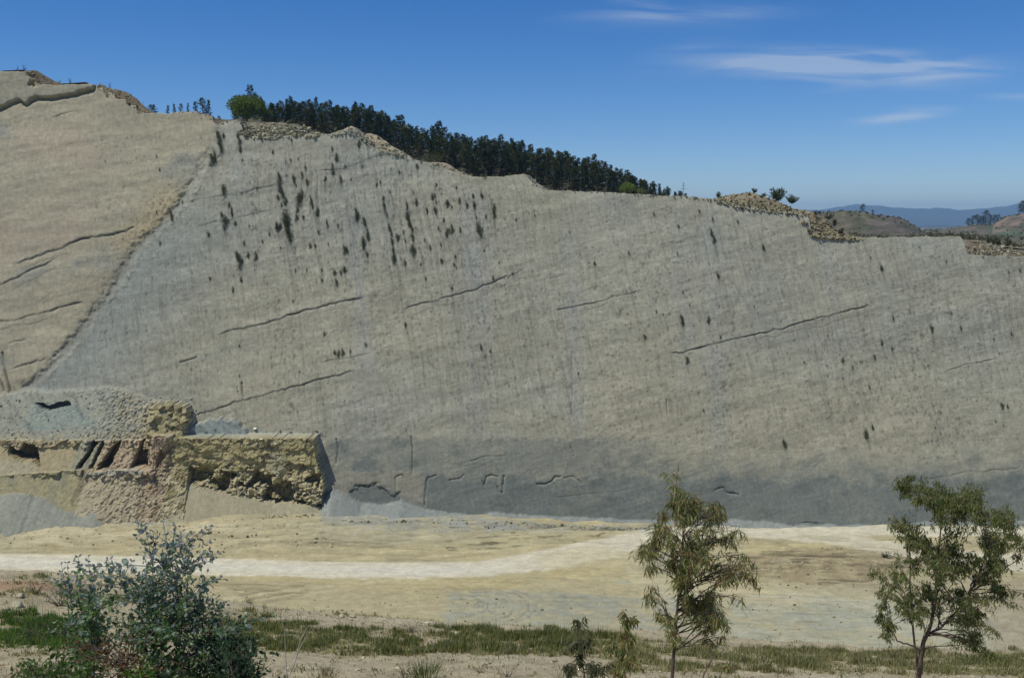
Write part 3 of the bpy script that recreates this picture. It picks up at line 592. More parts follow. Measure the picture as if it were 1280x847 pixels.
    for (cx, cy, rx, ry, a0, a1) in [(582, 757, 16, 10, -2.0, 1.6), (582, 757, 22, 13, -1.8, 1.5), (622, 757, 14, 11, -1.7, 1.7), (622, 757, 20, 15, -1.6, 1.5), (630, 757, 30, 18, -1.5, 1.4), (634, 757, 36, 20, -1.4, 1.3), (600, 758, 9, 7, 0, 6.2), (615, 757, 6, 8, 0, 6.2),
                                     (905, 770, 34, 22, -1.2, .8), (905, 770, 28, 18, -1.2, .8)]:
        t = np.linspace(a0, a1, 16); D = pdist(np.stack([cx+rx*np.cos(t), cy+ry*np.sin(t)], 1), PX+n2*4, PY+n2*2, reach=12); col = mixc(col, (.24, .25, .22), np.exp(-(D/1.1)**2)*.8*sstep(.3, .6, vnoise(PX*.09, PY*.2, 2)))
        D = pdist(np.stack([cx+(rx+3)*np.cos(t), cy+(ry+1.5)*np.sin(t)], 1), PX+n2*4, PY+n2*2, reach=12); col = mixc(col, (.48, .45, .34), np.exp(-(D/1.4)**2)*.7*sstep(.3, .7, vnoise(PX*.08+4, PY*.2, 6)))
    col *= (1+.10*fbm(X*1.6, Y*2.0, 1, 3)*2)[..., None]
    grain = fbm(X*.16+.3*n1*6, Y*2.2, 2, 5); col *= (1+.20*grain)[..., None]; ru = fbm(PX*.012+PY*.03, PY*.55-PX*.02, 7, 5); col *= (1-.20*sstep(.08, .22, ru)*sstep(.35, .6, vnoise(PX*.012, PY*.05, 2)))[..., None]; col *= (1+.25*fbm(X*.9, Y*.9, 5, 5))[..., None]
    col *= np.array((.81, .815, .735))
    Z = Z0-.12*sstep(.08, .22, ru)+.18*n2+.10*fbm(X*1.5, Y*1.5, 3, 3)+.5*rip*rzone+.9*stk*sstep(695, 672, PY)
    o = link('quarry_floor', mesh_np('quarry_floor', np.stack([X, Y, Z], -1), grid_faces(*X.shape), np.clip(col, .02, .85)), M_floor); tag(o, kind=S)
build_floor()

# ------------------------------------------------------------------ the near hillside
EDGE = [(-600, 716), (0, 716), (40, 718), (80, 724), (110, 735), (200, 745), (290, 757), (330, 763), (420, 771), (520, 780), (600, 787), (700, 790), (760, 792), (850, 797), (900, 803), (950, 807), (1100, 814), (1280, 818), (1900, 822)]
YE = 42.0
def near_z(x, y):
    x = np.asarray(x, float); y = np.asarray(y, float)
    pe = interp(EDGE, 640+F*x/(YE*CP+16*SP))
    dep = PITCH+np.arctan((pe-423.5)/F); ze = -YE*np.tan(dep)
    base = interp([(-30, -1.2), (-6, -1.62), (1, -1.75), (4, -2.9), (7, -4.5), (11, -6.4), (17, -9.3), (22, -11.5), (26, -12.75)], y)
    t = np.clip((y-26)/(YE-26), 0, 1); t2 = t+.35*t*(1-t)*0
    z = np.where(y < 26, base, -12.75*(1-t2)+ze*t2)
    z = np.where(y > YE, ze-(y-YE)*.78*sstep(0, 3, y-YE)-.0, z)
    z = z+.16*fbm(x*.45, y*.45, 2, 4)*2*sstep(6, 16, y)*.8+.05*fbm(x*2.5, y*2.5, 5, 3)
    return np.maximum(z, -66)
def soil_masks(PX, PY, x, y):
    n = fbm(x*.5, y*.5, 3, 5); n2 = fbm(x*1.6, y*1.6, 6, 4)
    jy = PY+n*26+n2*14; jx = PX+n*60
    g = np.zeros(np.shape(x))
    def band(x0, x1, pts0, pts1, a):
        nonlocal g
        t = interp(pts0, jx); b = interp(pts1, jx)
        g = np.maximum(g, a*sstep(t-2, t+3, jy)*sstep(b+2, b-3, jy)*(jx > x0)*(jx < x1))
    band(-300, 125, [(-300, 762), (0, 762), (60, 772), (125, 795)], [(-300, 812), (0, 812), (60, 812), (125, 820)], 1.0)
    band(-300, 120, [(-300, 733), (0, 733), (120, 745)], [(-300, 744), (0, 744), (120, 752)], .8)
    band(-300, 70, [(-300, 720), (70, 722)], [(-300, 726), (70, 729)], .55)
    band(100, 330, [(100, 742), (330, 770)], [(100, 752), (330, 780)], .5)
    band(250, 780, [(250, 785), (330, 778), (400, 784), (540, 789), (640, 792), (680, 786), (780, 792)], [(250, 800), (330, 814), (460, 818), (640, 822), (780, 826)], 1.0)
    band(300, 560, [(300, 764), (560, 774)], [(300, 768), (560, 779)], .45)
    band(760, 1400, [(760, 796), (900, 806), (1000, 812), (1280, 817)], [(760, 838), (900, 842), (1280, 846)], .62)
    g = g*np.clip(.6+3.0*n2+1.6*n, 0, 1)*np.clip(.35+1.5*vnoise(x*.35, y*.5, 4), 0, 1)
    low = sstep(818, 826, PY)*sstep(250, 300, PX)*sstep(790, 740, PX)
    g = g*(1-.85*low)+.10*sstep(.1, .3, n2+n*.6)
    g = g+.35*sstep(800, 830, PY)*sstep(130, 60, PX)*np.clip(.4+2*n2, 0, 1)
    return np.clip(g, 0, 1), n, n2
def build_near():
    xs = np.concatenate([np.linspace(-140, -36, 40), np.linspace(-35, 35, 380), np.linspace(36, 140, 40)])
    ys = np.concatenate([np.linspace(-30, 5, 15), np.linspace(6, 43, 200), np.linspace(43.5, 110, 50)])
    X, Y = np.meshgrid(xs, ys); Z = near_z(X, Y); PX, PY = proj(X, np.maximum(Y, 1), Z)
    g, n, n2 = soil_masks(PX, PY, X, Y)
    col = np.zeros(X.shape+(3,)); col[:] = (.47, .39, .265)
    col = mixc(col, (.52, .45, .32), sstep(.0, .2, n)*.7); col = mixc(col, (.40, .345, .235), sstep(0, .2, n2)*.5)
    col = mixc(col, (.42, .25, .15), inpoly([(-200, 724), (110, 728), (120, 738), (-200, 736)], PX, PY+n*8)*.75)
    col = mixc(col, (.17, .17, .08), g*.8)
    col = mixc(col, (.25, .21, .13), sstep(.1, .25, fbm(X*2.2, Y*2.2, 1, 4))*.45); col *= np.array((.86, .88, .80))
    o = link('hillside', mesh_np('hillside', np.stack([X, Y, Z], -1), grid_faces(*X.shape), col), M_soil); tag(o, kind=S)
build_near()

# ------------------------------------------------------------------ ground behind the rim, valley and far mountains
RIDGE = [(-900, 150), (-300, 135), (0, 118), (120, 128), (190, 146), (240, 146), (290, 152), (330, 146), (400, 152), (450, 165), (500, 178), (560, 192), (620, 204), (680, 218), (740, 229), (800, 239), (850, 247), (900, 262), (950, 275), (1000, 285), (1100, 300), (1400, 320), (2200, 330)]
RIMB = [(-900, 92), (-100, 89), (0, 88.5), (40, 86.5), (54, 94.5), (62, 99), (72, 104), (96, 103), (116, 101.5), (124, 106), (135, 109.5), (150, 112.5), (160, 117), (168, 122), (176, 130), (184, 138), (192, 141.5), (213, 141.5), (244, 140), (263, 145), (290, 151), (304, 150), (330, 152), (372, 156), (395, 166), (415, 167), (447, 164), (470, 176), (505, 192),
        (540, 203), (590, 219), (630, 220), (670, 236), (740, 240), (862, 246), (900, 250), (1000, 262), (1040, 290), (1075, 296), (1200, 296), (1280, 305), (2200, 330)]
LAYERS = [(320, RIDGE), (430, [(-900, 200), (0, 200), (400, 215), (850, 275), (1000, 297), (1400, 305), (2200, 305)]),
          (620, [(-900, 300), (900, 300), (1000, 272), (1030, 265), (1060, 263), (1080, 265), (1095, 269), (1110, 270), (1128, 273), (1142, 281), (1156, 290), (1180, 293), (1280, 296), (2200, 300)]),
          (820, [(-900, 310), (1000, 305), (1150, 296), (1280, 296), (2200, 296)]),
          (1150, [(-900, 292), (1120, 290), (1180, 287), (1215, 281), (1240, 280), (1258, 271), (1280, 266), (1400, 258), (1600, 262), (2200, 275)]),
          (2000, [(-900, 292), (1200, 291), (2200, 292)]), (4000, [(-900, 286), (2200, 286)]),
          (9000, [(-900, 281), (2200, 281)]),
          (12000, [(-900, 262), (0, 268), (400, 262), (700, 266), (900, 262), (1000, 260), (1030, 259), (1060, 256.5), (1075, 256), (1090, 258.5), (1120, 261), (1165, 260.5), (1200, 262), (1240, 261.5), (1262, 259), (1280, 257.5), (1500, 262), (2200, 260)]),
          (15500, [(-900, 279), (2200, 279)])]
def dir_px(x, y): return 640+F*x/(y*CP)
def el(py): return np.tan(np.arctan((423.5-py)/F)-PITCH)
def behind_z(x, y):
    """height of the ground behind the rim (y > about 235)"""
    x = np.asarray(x, float); y = np.asarray(y, float); px = dir_px(x, y)
    r0 = 246.0
    zs = [el(interp(RIMB, px))*r0-1.0]; ds = [r0]
    for D, pts in LAYERS: zs.append(el(interp(pts, px))*D); ds.append(float(D))
    out = zs[0].copy() if hasattr(zs[0], 'copy') else zs[0]
    out = np.array(out, float)*np.ones(np.shape(x))
    for k in range(len(ds)-1):
        t = np.clip((y-ds[k])/(ds[k+1]-ds[k]), 0, 1); t = t*t*(3-2*t)
        m = y >= ds[k]; out = np.where(m, zs[k]*(1-t)+zs[k+1]*t, out)
    amp = np.clip((y-250)*.02, 0, 1)*.8+np.clip(y-600, 0, 99999)*.0012
    k = 6.0/np.maximum(y, 300)
    far = sstep(7000, 11000, y)*110*fbm(px*.02, y*.0004, 3, 5)
    return out+far+amp*fbm(x*k*3, np.log(np.maximum(y, 1))*18, 5, 5)
def build_behind():
    na = 900; aa = np.linspace(-.95, .95, na)
    ds = np.concatenate([np.linspace(240, 340, 40), np.geomspace(345, 2000, 80), np.geomspace(2050, 15500, 80)])
    A, D = np.meshgrid(aa, ds); X = A*D; Y = D; Z = behind_z(X, Y); PX, PY = proj(X, Y, Z)
    n = fbm(PX*.03, np.log(Y)*14, 2, 5); n2 = fbm(PX*.15, np.log(Y)*50, 5, 4); 
    col = np.zeros(X.shape+(3,)); col[:] = (.19, .165, .10)
    col = mixc(col, (.12, .13, .06), sstep(0, .2, n)*.7); col = mixc(col, (.30, .24, .15), sstep(0, .2, n2)*.4)
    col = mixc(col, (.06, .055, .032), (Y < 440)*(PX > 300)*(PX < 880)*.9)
    h1 = (Y > 430)*(Y < 700); col = mixc(col, (.19, .155, .125), h1*inpoly([(1075, 280), (1100, 266), (1135, 270), (1160, 295), (1080, 300)], PX, PY)*.8)
    col = mixc(col, (.21, .20, .09), h1*(PX < 1095)*sstep(285, 268, PY)*.4)
    col = col*(1-.35*(Y > 430)*(Y < 3000))[..., None]
    col = mixc(col, (.08, .13, .06), inpoly([(1235, 284), (1268, 286), (1280, 292), (1280, 296), (1240, 294)], PX, PY)*.8)
    col = mixc(col, (.25, .17, .12), (Y > 900)*(Y < 1500)*(PX > 1240)*.6)
    col = mixc(col, (.045, .065, .05), sstep(3000, 6000, Y)*1.0)
    col = mixc(col, (.07, .08, .035), sstep(.02, .14, fbm(PX*.08, np.log(Y)*40, 6, 5))*.75*(Y < 3000))
    col = np.clip(col*(1+.9*n2)[..., None], .015, .7)
    o = link('hills', mesh_np('hills', np.stack([X, Y, Z], -1), grid_faces(*X.shape), col), M_hill); tag(o, kind=S)
build_behind()

# ------------------------------------------------------------------ stones
def ico(sub=1):
    import bmesh
    b = bmesh.new(); bmesh.ops.create_icosphere(b, subdivisions=sub, radius=1); V = np.array([v.co[:] for v in b.verts]); Fs = np.array([[v.index for v in f.verts] for f in b.faces]); b.free(); return V, Fs
ICO1, ICO2 = ico(1), ico(2)
def rock_set(rs, pts, sizes, base, spread=.12, ic=ICO1, flat=.7):
    V0, F0 = ic; Vs, Fs, Cs = [], [], []
    for i, (p, s) in enumerate(zip(pts, sizes)):
        q = Matrix.Rotation(rs.uniform(0, 6.3), 3, 'Z') @ Matrix.Rotation(rs.uniform(-.5, .5), 3, 'X')
        sc3 = np.array([rs.uniform(.7, 1.3), rs.uniform(.6, 1.1), rs.uniform(.5, .9)*flat/.7])*s
        v = V0*(1+rs.uniform(-.34, .30, (len(V0), 1)))
        v = np.clip(v, -.8, .8)*sc3; v = v @ np.array(q).T
        Vs.append(v+np.array(p)); Fs.append(F0+i*len(V0))
        c = np.array(base[rs.randint(len(base))])*np.array((.90, .93, .76))*rs.uniform(1-spread*2, 1+spread); Cs.append(np.tile(c, (len(V0), 1)))
    return np.concatenate(Vs), np.concatenate(Fs), np.concatenate(Cs)
PALE = [(.46, .42, .32), (.40, .37, .29), (.33, .31, .25), (.44, .38, .26), (.20, .175, .12), (.14, .12, .08)]
BROWN = [(.26, .22, .16), (.33, .27, .19), (.20, .17, .13), (.42, .38, .30)]
GREY = [(.38, .37, .33), (.30, .31, .29), (.44, .42, .36)]
# rubble heaps on the cliff rim: an earth mound studded with loose rock
def heap(poly_top, depth, base, label, seed, y0=1.0, smin=.08, smax=.42, n=420, earth=(.33, .28, .19)):
    rs = np.random.RandomState(seed)
    xs = [p[0] for p in poly_top]; x0, x1 = cliff_pt(xs[0], 200).x, cliff_pt(xs[-1], 200).x
    P = []
    for px, pt, pb in poly_top:
        b = cliff_pt(px, pb); t = at(px, pt, b.y+depth); P.append((b.x, b.z, t.z*1.0, b.y))
    P = np.array(P); nx, nt = 90, 16
    U = np.linspace(P[:, 0].min(), P[:, 0].max(), nx); zb = np.interp(U, P[:, 0], P[:, 1]); zt = np.interp(U, P[:, 0], P[:, 2]); yb = np.interp(U, P[:, 0], P[:, 3])
    T = np.linspace(0, 1.7, nt); V = np.zeros((nt, nx, 3))
    h = np.where(T < 1, T**.8, 1-(T-1)*1.1)[:, None]
    V[..., 0] = U; V[..., 1] = yb+y0*0+.1+T[:, None]*depth; V[..., 2] = (zb-.3)+(zt-zb+.1)*h+.35*fbm(U[None]*.9, T[:, None]*4+0*U, seed, 3)
    V[-1, :, 2] -= 1.5
    c = np.clip(np.array(earth)*(1+.5*fbm(U[None]*.8+0*T[:, None], T[:, None]*5+0*U, 3, 3))[..., None], .02, .7)
    root = empty('rubble_heap', (float(U.mean()), float(yb.mean()), float(zb.mean())-.3), label, 'rubble heap', 'rubble heaps along the cliff rim')
    n = int(n*1.5)
    off = np.array(root.location)
    link('earth_mound', mesh_np('earth_mound', V-off, grid_faces(nt, nx), c), M_hill, root)
    pts, ss = [], []
    for _ in range(n):
        j = rs.randint(nx); i = int(abs(rs.normal(0, 1))*nt*.28) % (nt-5)
        p = V[i, j]+rs.normal(0, .12, 3); pts.append(p-off); ss.append(smin+(smax-smin)*rs.rand()**3.5)
    v, f, cc = rock_set(rs, pts, ss, base)
    tag(link('loose_rocks', mesh_np('loose_rocks', v, f, cc, False), M_stone, root), kind=Q)
heap([(301, 150.5, 165), (312, 151, 171), (330, 151.5, 172), (350, 152, 171), (370, 154.5, 170), (384, 161, 169), (397, 166.5, 168)], 4.0, PALE, 'long heap of pale broken rock beside the round green tree', 3, smin=.14, smax=.75, n=520, earth=(.20, .18, .12))
heap([(412, 166, 168), (425, 161, 167), (437, 156, 165), (447, 161, 168), (456, 169, 175)], 3.0, GREY, 'small pointed grey rock heap in front of the dark forest', 4, n=200)
heap([(455, 165, 174), (462, 165, 182), (474, 170, 189), (486, 180, 191), (500, 188, 193), (512, 195, 199)], 3.5, PALE, 'sloping ochre rubble heap stepping down before the forest', 5, n=300, earth=(.40, .34, .21))
heap([(534, 202, 204), (545, 201, 209), (558, 203, 214), (572, 212, 219), (590, 219, 222)], 3.0, PALE, 'low rubble bank by the grassy forest gap', 6, n=200)
heap([(655, 217, 219), (664, 219, 228), (672, 228, 236), (686, 236, 239)], 2.0, GREY, 'grey broken rock step below the forest middle', 7, n=130)
heap([(896, 247, 250), (905, 245, 253), (918, 242, 257), (932, 240, 259), (945, 238.5, 261), (960, 243, 263), (975, 249, 265), (990, 255, 266), (1003, 262, 268)], 4.0, [(.42, .37, .25), (.32, .27, .17), (.38, .35, .26), (.17, .14, .08), (.10, .085, .05), (.08, .09, .04)], 'tall yellowish rubble heap with shrubs on top at right rim', 8, n=700, smax=.42, earth=(.26, .22, .13))
heap([(1004, 260, 272), (1014, 261, 292), (1024, 263, 295.5), (1036, 270, 296), (1048, 282, 296.5), (1062, 290, 297), (1078, 295.5, 297.5)], 5.0, [(.44, .38, .26), (.32, .25, .16), (.16, .12, .08), (.24, .20, .13)], 'steep brown and ochre rubble slope at the cliff step', 9, n=900, smax=.55, earth=(.30, .24, .15))
heap([(1199, 298, 301), (1207, 297, 317), (1220, 298, 319), (1240, 299, 320), (1258, 305, 321), (1275, 309, 321.5), (1300, 312, 322)], 6.0, BROWN, 'dark brown rubble heap at the far right rim', 10, n=900, smax=.55, earth=(.20, .16, .11))

heap([(120, 103.5, 109), (128, 107, 112), (136, 109.5, 117.5), (144, 111, 122), (152, 113, 125), (160, 117, 129), (168, 122, 133), (172, 127, 139), (178, 132, 141.5), (184, 138, 142.5), (191, 141.5, 143)], 2.0, BROWN, 'brown earth bank above the stepped edge at the upper left', 12, n=150, smax=.35, earth=(.20, .155, .09))
heap([(28, 87, 90), (40, 86.5, 92), (48, 91, 106), (56, 95, 106.5), (64, 100, 107), (74, 104, 107.5)], 2.0, [(.42, .34, .18), (.22, .17, .11)], 'small ochre and dark earth bank at the top of the left face', 13, n=60, smax=.3, earth=(.16, .13, .08))
heap([(244, 139.5, 142), (250, 140, 145), (262, 143, 147), (268, 148, 153), (276, 150, 156)], 1.5, BROWN, 'short dark earth edge left of the small bushy tree', 14, n=50, smax=.3, earth=(.17, .13, .09))

# thin loose stone edging along the whole rim
def rim_stones():
    rs = np.random.RandomState(31); pts, ss = [], []
    for _ in range(1500):
        px = rs.uniform(-40, 1320); x = cliff_pt(px, 200 if px < 900 else 290).x; z = float(cliff_top(np.array([x]))[0])
        pts.append((x, cliff_Y(z)+abs(rs.normal(.3, .7)), z+rs.uniform(-.12, .05))); ss.append(rs.uniform(.08, .28))
    v, f, c = rock_set(rs, pts, ss, PALE)
    tag(link('rim_gravel', mesh_np('rim_gravel', v, f, c, False), M_stone), 'loose pale stones along the cliff rim', 'gravel', kind=Q)
rim_stones()
def apron_stones():
    rs = np.random.RandomState(32); pts, ss = [], []
    for _ in range(1100):
        u = rs.rand()
        if u < .62: px, py = rs.uniform(-30, 245), rs.uniform(490, 553) if rs.rand() < .5 else rs.normal(545, 5)
        elif u < .8: px, py = rs.normal(200, 14), rs.uniform(500, 645)
        else: px, py = rs.uniform(230, 405), rs.normal(546, 2.5)
        if px+ (py-490)*0 > 160 and py < 497: continue
        p = cliff_pt(px, py, 2.5); y = cliff_surf(p.x, p.z); pts.append((p.x, y, p.z)); ss.append(.06+.26*rs.rand()**3)
    v, f, c = rock_set(rs, pts, ss, PALE+GREY)
    tag(link('ledge_rubble', mesh_np('ledge_rubble', v, f, c, False), M_stone), 'loose rubble strewn over the cut ledges at lower left', 'rubble', kind=Q)
apron_stones()
def floor_stones():
    rs = np.random.RandomState(33); pts, ss = [], []
    for _ in range(5200):
        u = rs.rand()
        if u < .35: px, py = rs.uniform(-30, 420), rs.uniform(642, 684)
        elif u < .6: px, py = rs.uniform(400, 900), rs.normal(655, 5)
        elif u < .8: px, py = rs.uniform(930, 1290), rs.uniform(688, 735)
        else: px, py = rs.uniform(250, 1280), rs.uniform(730, 800)
        r = ray(px, py); t = -61.5/r[2]; x, y = r[0]*t, r[1]*t
        if y > 197: y = 197-rs.rand()*2
        z = float(floor_z(np.array([x]), np.array([y]))[0]); pts.append((x, y, z)); ss.append(.05+.30*rs.rand()**6)
    v, f, c = rock_set(rs, pts, ss, PALE+BROWN)
    tag(link('floor_rubble', mesh_np('floor_rubble', v, f, c, False), M_stone), 'scattered stones over the quarry floor', 'rubble', kind=Q)
floor_stones()
def near_pt(px, py):
    """where the sight line meets the near hillside"""
    r = ray(px, py); best = None
    ts = np.linspace(18, 46, 500); xs, ys, zs = r[0]*ts/r[1], ts, r[2]*ts/r[1]
    g = near_z(xs, ys); k = np.nonzero(zs <= g)[0]
    if len(k) == 0: return None
    i = k[0]; return Vector((xs[i], ys[i], float(g[i])))
def near_stones():
    rs = np.random.RandomState(34); pts, ss = [], []
    while len(pts) < 2200:
        y = rs.uniform(24, 43); x = rs.uniform(-1, 1)*y*.56; pts.append((x, y, float(near_z(x, y))+.01)); ss.append(.012+.07*rs.rand()**5+.02*rs.rand())
    v, f, c = rock_set(rs, pts, ss, [(.55, .48, .36), (.48, .42, .33), (.38, .31, .23), (.62, .56, .45)])
    tag(link('hillside_gravel', mesh_np('hillside_gravel', v, f, c, False), M_stone), 'small pale stones scattered over the near hillside', 'gravel', kind=Q)
near_stones()
BOULD = [(25, 746, .20, 'pale boulder left of the bush, farthest up the slope'), (22, 758, .26, 'broad flat pale boulder above the green grass patch'), (8, 762, .18, 'pale boulder at the left edge above the green grass'), (1093, 822, .12, 'pale boulder in the grass left of the right tree'),
         (1211, 826, .09, 'small pale stone right of the right tree trunk'), (427, 771, .14, 'pale rock on the bare bank edge, left one of a pair'), (441, 771, .16, 'pale rock on the bare bank edge, right one of a pair'), (322, 792, .15, 'flat pale rock just right of the blue green bush')]
for i, (px, py, s, lab) in enumerate(BOULD):
    p = near_pt(px, py)
    if p is None: continue
    rs = np.random.RandomState(50+i); v, f, c = rock_set(rs, [(0, 0, s*.25)], [s], [(.58, .52, .40)], ic=ICO2, flat=.55)
    tag(link('boulder', mesh_np('boulder', v, f, c), M_stone, loc=p), lab, 'boulder', 'boulders on the near hillside')
for i, (px, py, s, lab) in enumerate([(318, 536, .8, 'white rock slab lying highest on the cut ledge'), (322, 543, .6, 'small white rock slab on the left of the ledge rim'), (333, 543, .9, 'wide white rock slab in the middle of the ledge rim'), (327, 549, .6, 'white rock slab at the ledge front'), (350, 549, .8, 'flat white rock slab farthest right on the ledge')]):
    p = cliff_pt(px, py, 0.5); y = cliff_surf(p.x, p.z); rs = np.random.RandomState(70+i); v, f, c = rock_set(rs, [(0, 0, 0)], [s*.55], [(.80, .79, .74)], spread=.02, flat=.25)
    tag(link('rock_slab', mesh_np('rock_slab', v, f, c, False), M_stone, loc=(p.x, y-.15, p.z+.05)), lab, 'rock slab', 'white rock slabs on the ledge')

# ------------------------------------------------------------------ foliage builders
class LB:
    """collects leaves (4- or 6-cornered blades)"""
    def __init__(s): s.V = []; s.C = []; s.n = []
    def leaf(s, p, d, side, L, W, c, bend=.15, wide=.45):
        d = d.normalized(); nrm = d.cross(side)
        if nrm.length < 1e-4: nrm = d.cross(Vector((1, .3, .2)))
        nrm.normalize(); sd_ = nrm.cross(d).normalized()
        m = p+d*L*wide; tip = p+d*L-nrm*L*bend
        s.V += [p[:], (m+sd_*W*.5)[:], tip[:], (m-sd_*W*.5)[:]]; s.C += [c]*4
    def mesh(s, name):
        n = len(s.V)//4; return mesh_np(name, np.array(s.V), np.arange(n*4).reshape(n, 4), np.array(s.C), False)
def rvec(r): 
    return Vector((r.gauss(0, 1), r.gauss(0, 1), r.gauss(0, 1))).normalized()
class TB:
    """collects tapered tubes"""
    def __init__(s): s.V = []; s.F = []
    def tube(s, pts, rad, k=6):
        pts = [Vector(p) for p in pts]; o = len(s.V)
        for i, p in enumerate(pts):
            t = (pts[min(i+1, len(pts)-1)]-pts[max(i-1, 0)]).normalized(); a = t.cross(Vector((0.3, 1, .1))).normalized(); b = t.cross(a)
            for j in range(k):
                an = 2*math.pi*j/k; s.V.append((p+(a*math.cos(an)+b*math.sin(an))*rad[i])[:])
        for i in range(len(pts)-1):
            for j in range(k):
                s.F.append((o+i*k+j, o+i*k+(j+1) % k, o+(i+1)*k+(j+1) % k, o+(i+1)*k+j))
    def mesh(s, name): return mesh_np(name, np.array(s.V), np.array(s.F))
def curve(a, b, r, sag=.0, n=5, wob=.04):
    L = (b-a).length; c = a.lerp(b, .5)+Vector((0, 0, sag*L)); out = []
    for i in range(n+1):
        t = i/n; p = a*(1-t)**2+c*2*t*(1-t)+b*t*t
        if 0 < i < n: p = p+rvec(r)*wob*L
        out.append(p)
    return out

# ------------------------------------------------------------------ scrub tufts growing on the cliff face
def tuft_mesh(seed, h=1.0):
    r = random.Random(seed); lb = LB()
    cx = 0; big = r.uniform(-.5, .1)
    for k in range(9):
        cz = -.6+k*.15; cx = cx*.7+r.uniform(-.13, .13); rr = .09+.20*math.exp(-((cz-big)/.25)**2)*r.uniform(.6, 1.2)+r.uniform(0, .06)
        for _ in range(int(20+rr*120)):
            p = Vector((cx+r.uniform(-1.25, 1.25)*rr*r.uniform(.4, 1), -r.uniform(0, .16), cz+r.uniform(-1, 1)*.16))
            g = r.uniform(.6, 1.3); c = (.085*g, .095*g, .045*g)
            lb.leaf(p, Vector((r.gauss(0, .4), -.5+r.gauss(0, .3), r.uniform(-.6, 1))), rvec(r), r.uniform(.10, .24), r.uniform(.02, .05), c)
    return lb.mesh('scrub_tuft')
TUFTS = [tuft_mesh(100+i) for i in range(7)]
for i, (px, py, s) in enumerate(T_LIST):
    p = cliff_pt(px, py); o = link('scrub_tuft', TUFTS[i % 7], M_dark_leaf, loc=(p.x, cliff_surf(p.x, p.z)-.05, p.z)); h = s*.165*(.95 if px < 640 else .78)
    o.scale = (h*_r.uniform(.7, 1.5), h*.6, h*_r.uniform(.75, 1.15)); o.rotation_euler = (-R(15), -R(8)+_r.uniform(-.12, .12), 0)
    size = 'large' if s >= 12 else 'mid sized' if s >= 7 else 'small'
    if px < 250: wh = 'on the warm tan face left of the fault groove'
    elif px < 330: wh = 'on the upper left face just right of the fault'
    elif px < 400: wh = 'in the scrub patch below the long pale rock heap'
    elif px < 470: wh = 'on the face below the small pointed grey heap'
    elif px < 530: wh = 'in the scrub patch under the forest, left of centre'
    elif px < 640: wh = 'on the streaked face below the middle of the forest'
    elif px < 840: wh = 'on the bare middle of the cliff face'
    elif px < 960: wh = 'on the face below the shrub topped rubble heap'
    else: wh = 'on the right hand cliff face'
    if py > 400 and px > 400: wh = wh.replace('on the', 'low on the', 1)
    lab = f'{size} dark scrub tuft {wh}'
    if (px, py, s) == (359, 273, 20): lab = 'largest and darkest scrub tuft high on the left cliff face'
    tag(o, lab, 'scrub tuft', 'scrub tufts growing on the cliff face')

# ------------------------------------------------------------------ forest behind the rim
def conifer(seed, h=10.0, style=0):
    r = random.Random(seed); lb = LB(); tb = TB()
    lean = Vector((r.uniform(-.03, .03), r.uniform(-.03, .03), 1))
    top = lean*h; tb.tube([Vector((0, 0, -.5)), lean*h*.4, lean*h*.75, top], [.16, .12, .07, .02], 5)
    nb = 58; cb = .04 if style != 1 else .14; wmax = {0: .16, 1: .19, 2: .125}[style]
    for i in range(nb):
        t = cb+(1-cb)*(i/nb)**.9; a = r.uniform(0, 6.28)
        prof = (1-((t-cb)/(1-cb)))**.7 if style != 1 else math.sin(math.pi*min(1, max(.05, (t-cb)/(1-cb)))**.8)**.6
        Lb = h*wmax*prof*r.uniform(.5, 1.25)+.15
        b0 = lean*h*t; dv = Vector((math.cos(a), math.sin(a), r.uniform(.0, .5))).normalized(); b1 = b0+dv*Lb
        tb.tube([b0, b0.lerp(b1, .5)+Vector((0, 0, -.02*Lb)), b1], [.035, .022, .01], 3)
        for k in range(15):
            u = r.random()**.6; p = b0.lerp(b1, u)+rvec(r)*.22; g = r.uniform(.4, 1.6)*(.8+.5*t)
            c = (.040*g, .052*g, .018*g) if style != 1 else (.060*g, .064*g, .022*g)
            lb.leaf(p, (dv+rvec(r)*.9+Vector((0, 0, -.1))), rvec(r), r.uniform(.35, .75), r.uniform(.12, .26), c, .2)
    return tb.mesh('trunk'), lb.mesh('crown')
CON = [conifer(200+i, 10, i % 3) for i in range(9)]
TOPS = [(186, 141), (195, 125), (205, 134), (218, 133), (240, 131), (250, 130), (262, 127), (275, 131), (285, 139), (300, 125), (320, 122), (337, 123), (350, 130), (370, 121), (385, 126), (400, 124), (418, 129), (430, 131), (447, 127), (466, 133), (490, 142), (500, 148), (520, 155), (547, 156), (580, 167), (600, 169), (630, 170), (665, 181), (700, 188), (738, 194), (770, 208), (790, 217), (820, 229), (845, 240), (856, 245)]
def plant_conifer(px, D, hh, i, label, group, sxy=1.0):
    x = (px-640)/F*D; z = float(behind_z(np.array([x]), np.array([D]))[0]); tm, cm = CON[i % 9]
    root = empty('forest_tree', (x, D, z-.2), label, 'tree', group, rz=_r.uniform(0, 6.28)); s = hh/10; root.scale = (s*sxy*_r.uniform(.85, 1.15), s*sxy*_r.uniform(.85, 1.15), s)
    link('trunk', tm, M_dark_bark, root); link('crown', cm, M_dark_leaf, root); return root
LAB_F = {0: 'dark pointed tree in the crest row of the forest against the sky', 1: 'dark tree in the forest rows just behind the cliff rim', 2: 'dark tree in the inner rows of the forest'}
n = 0
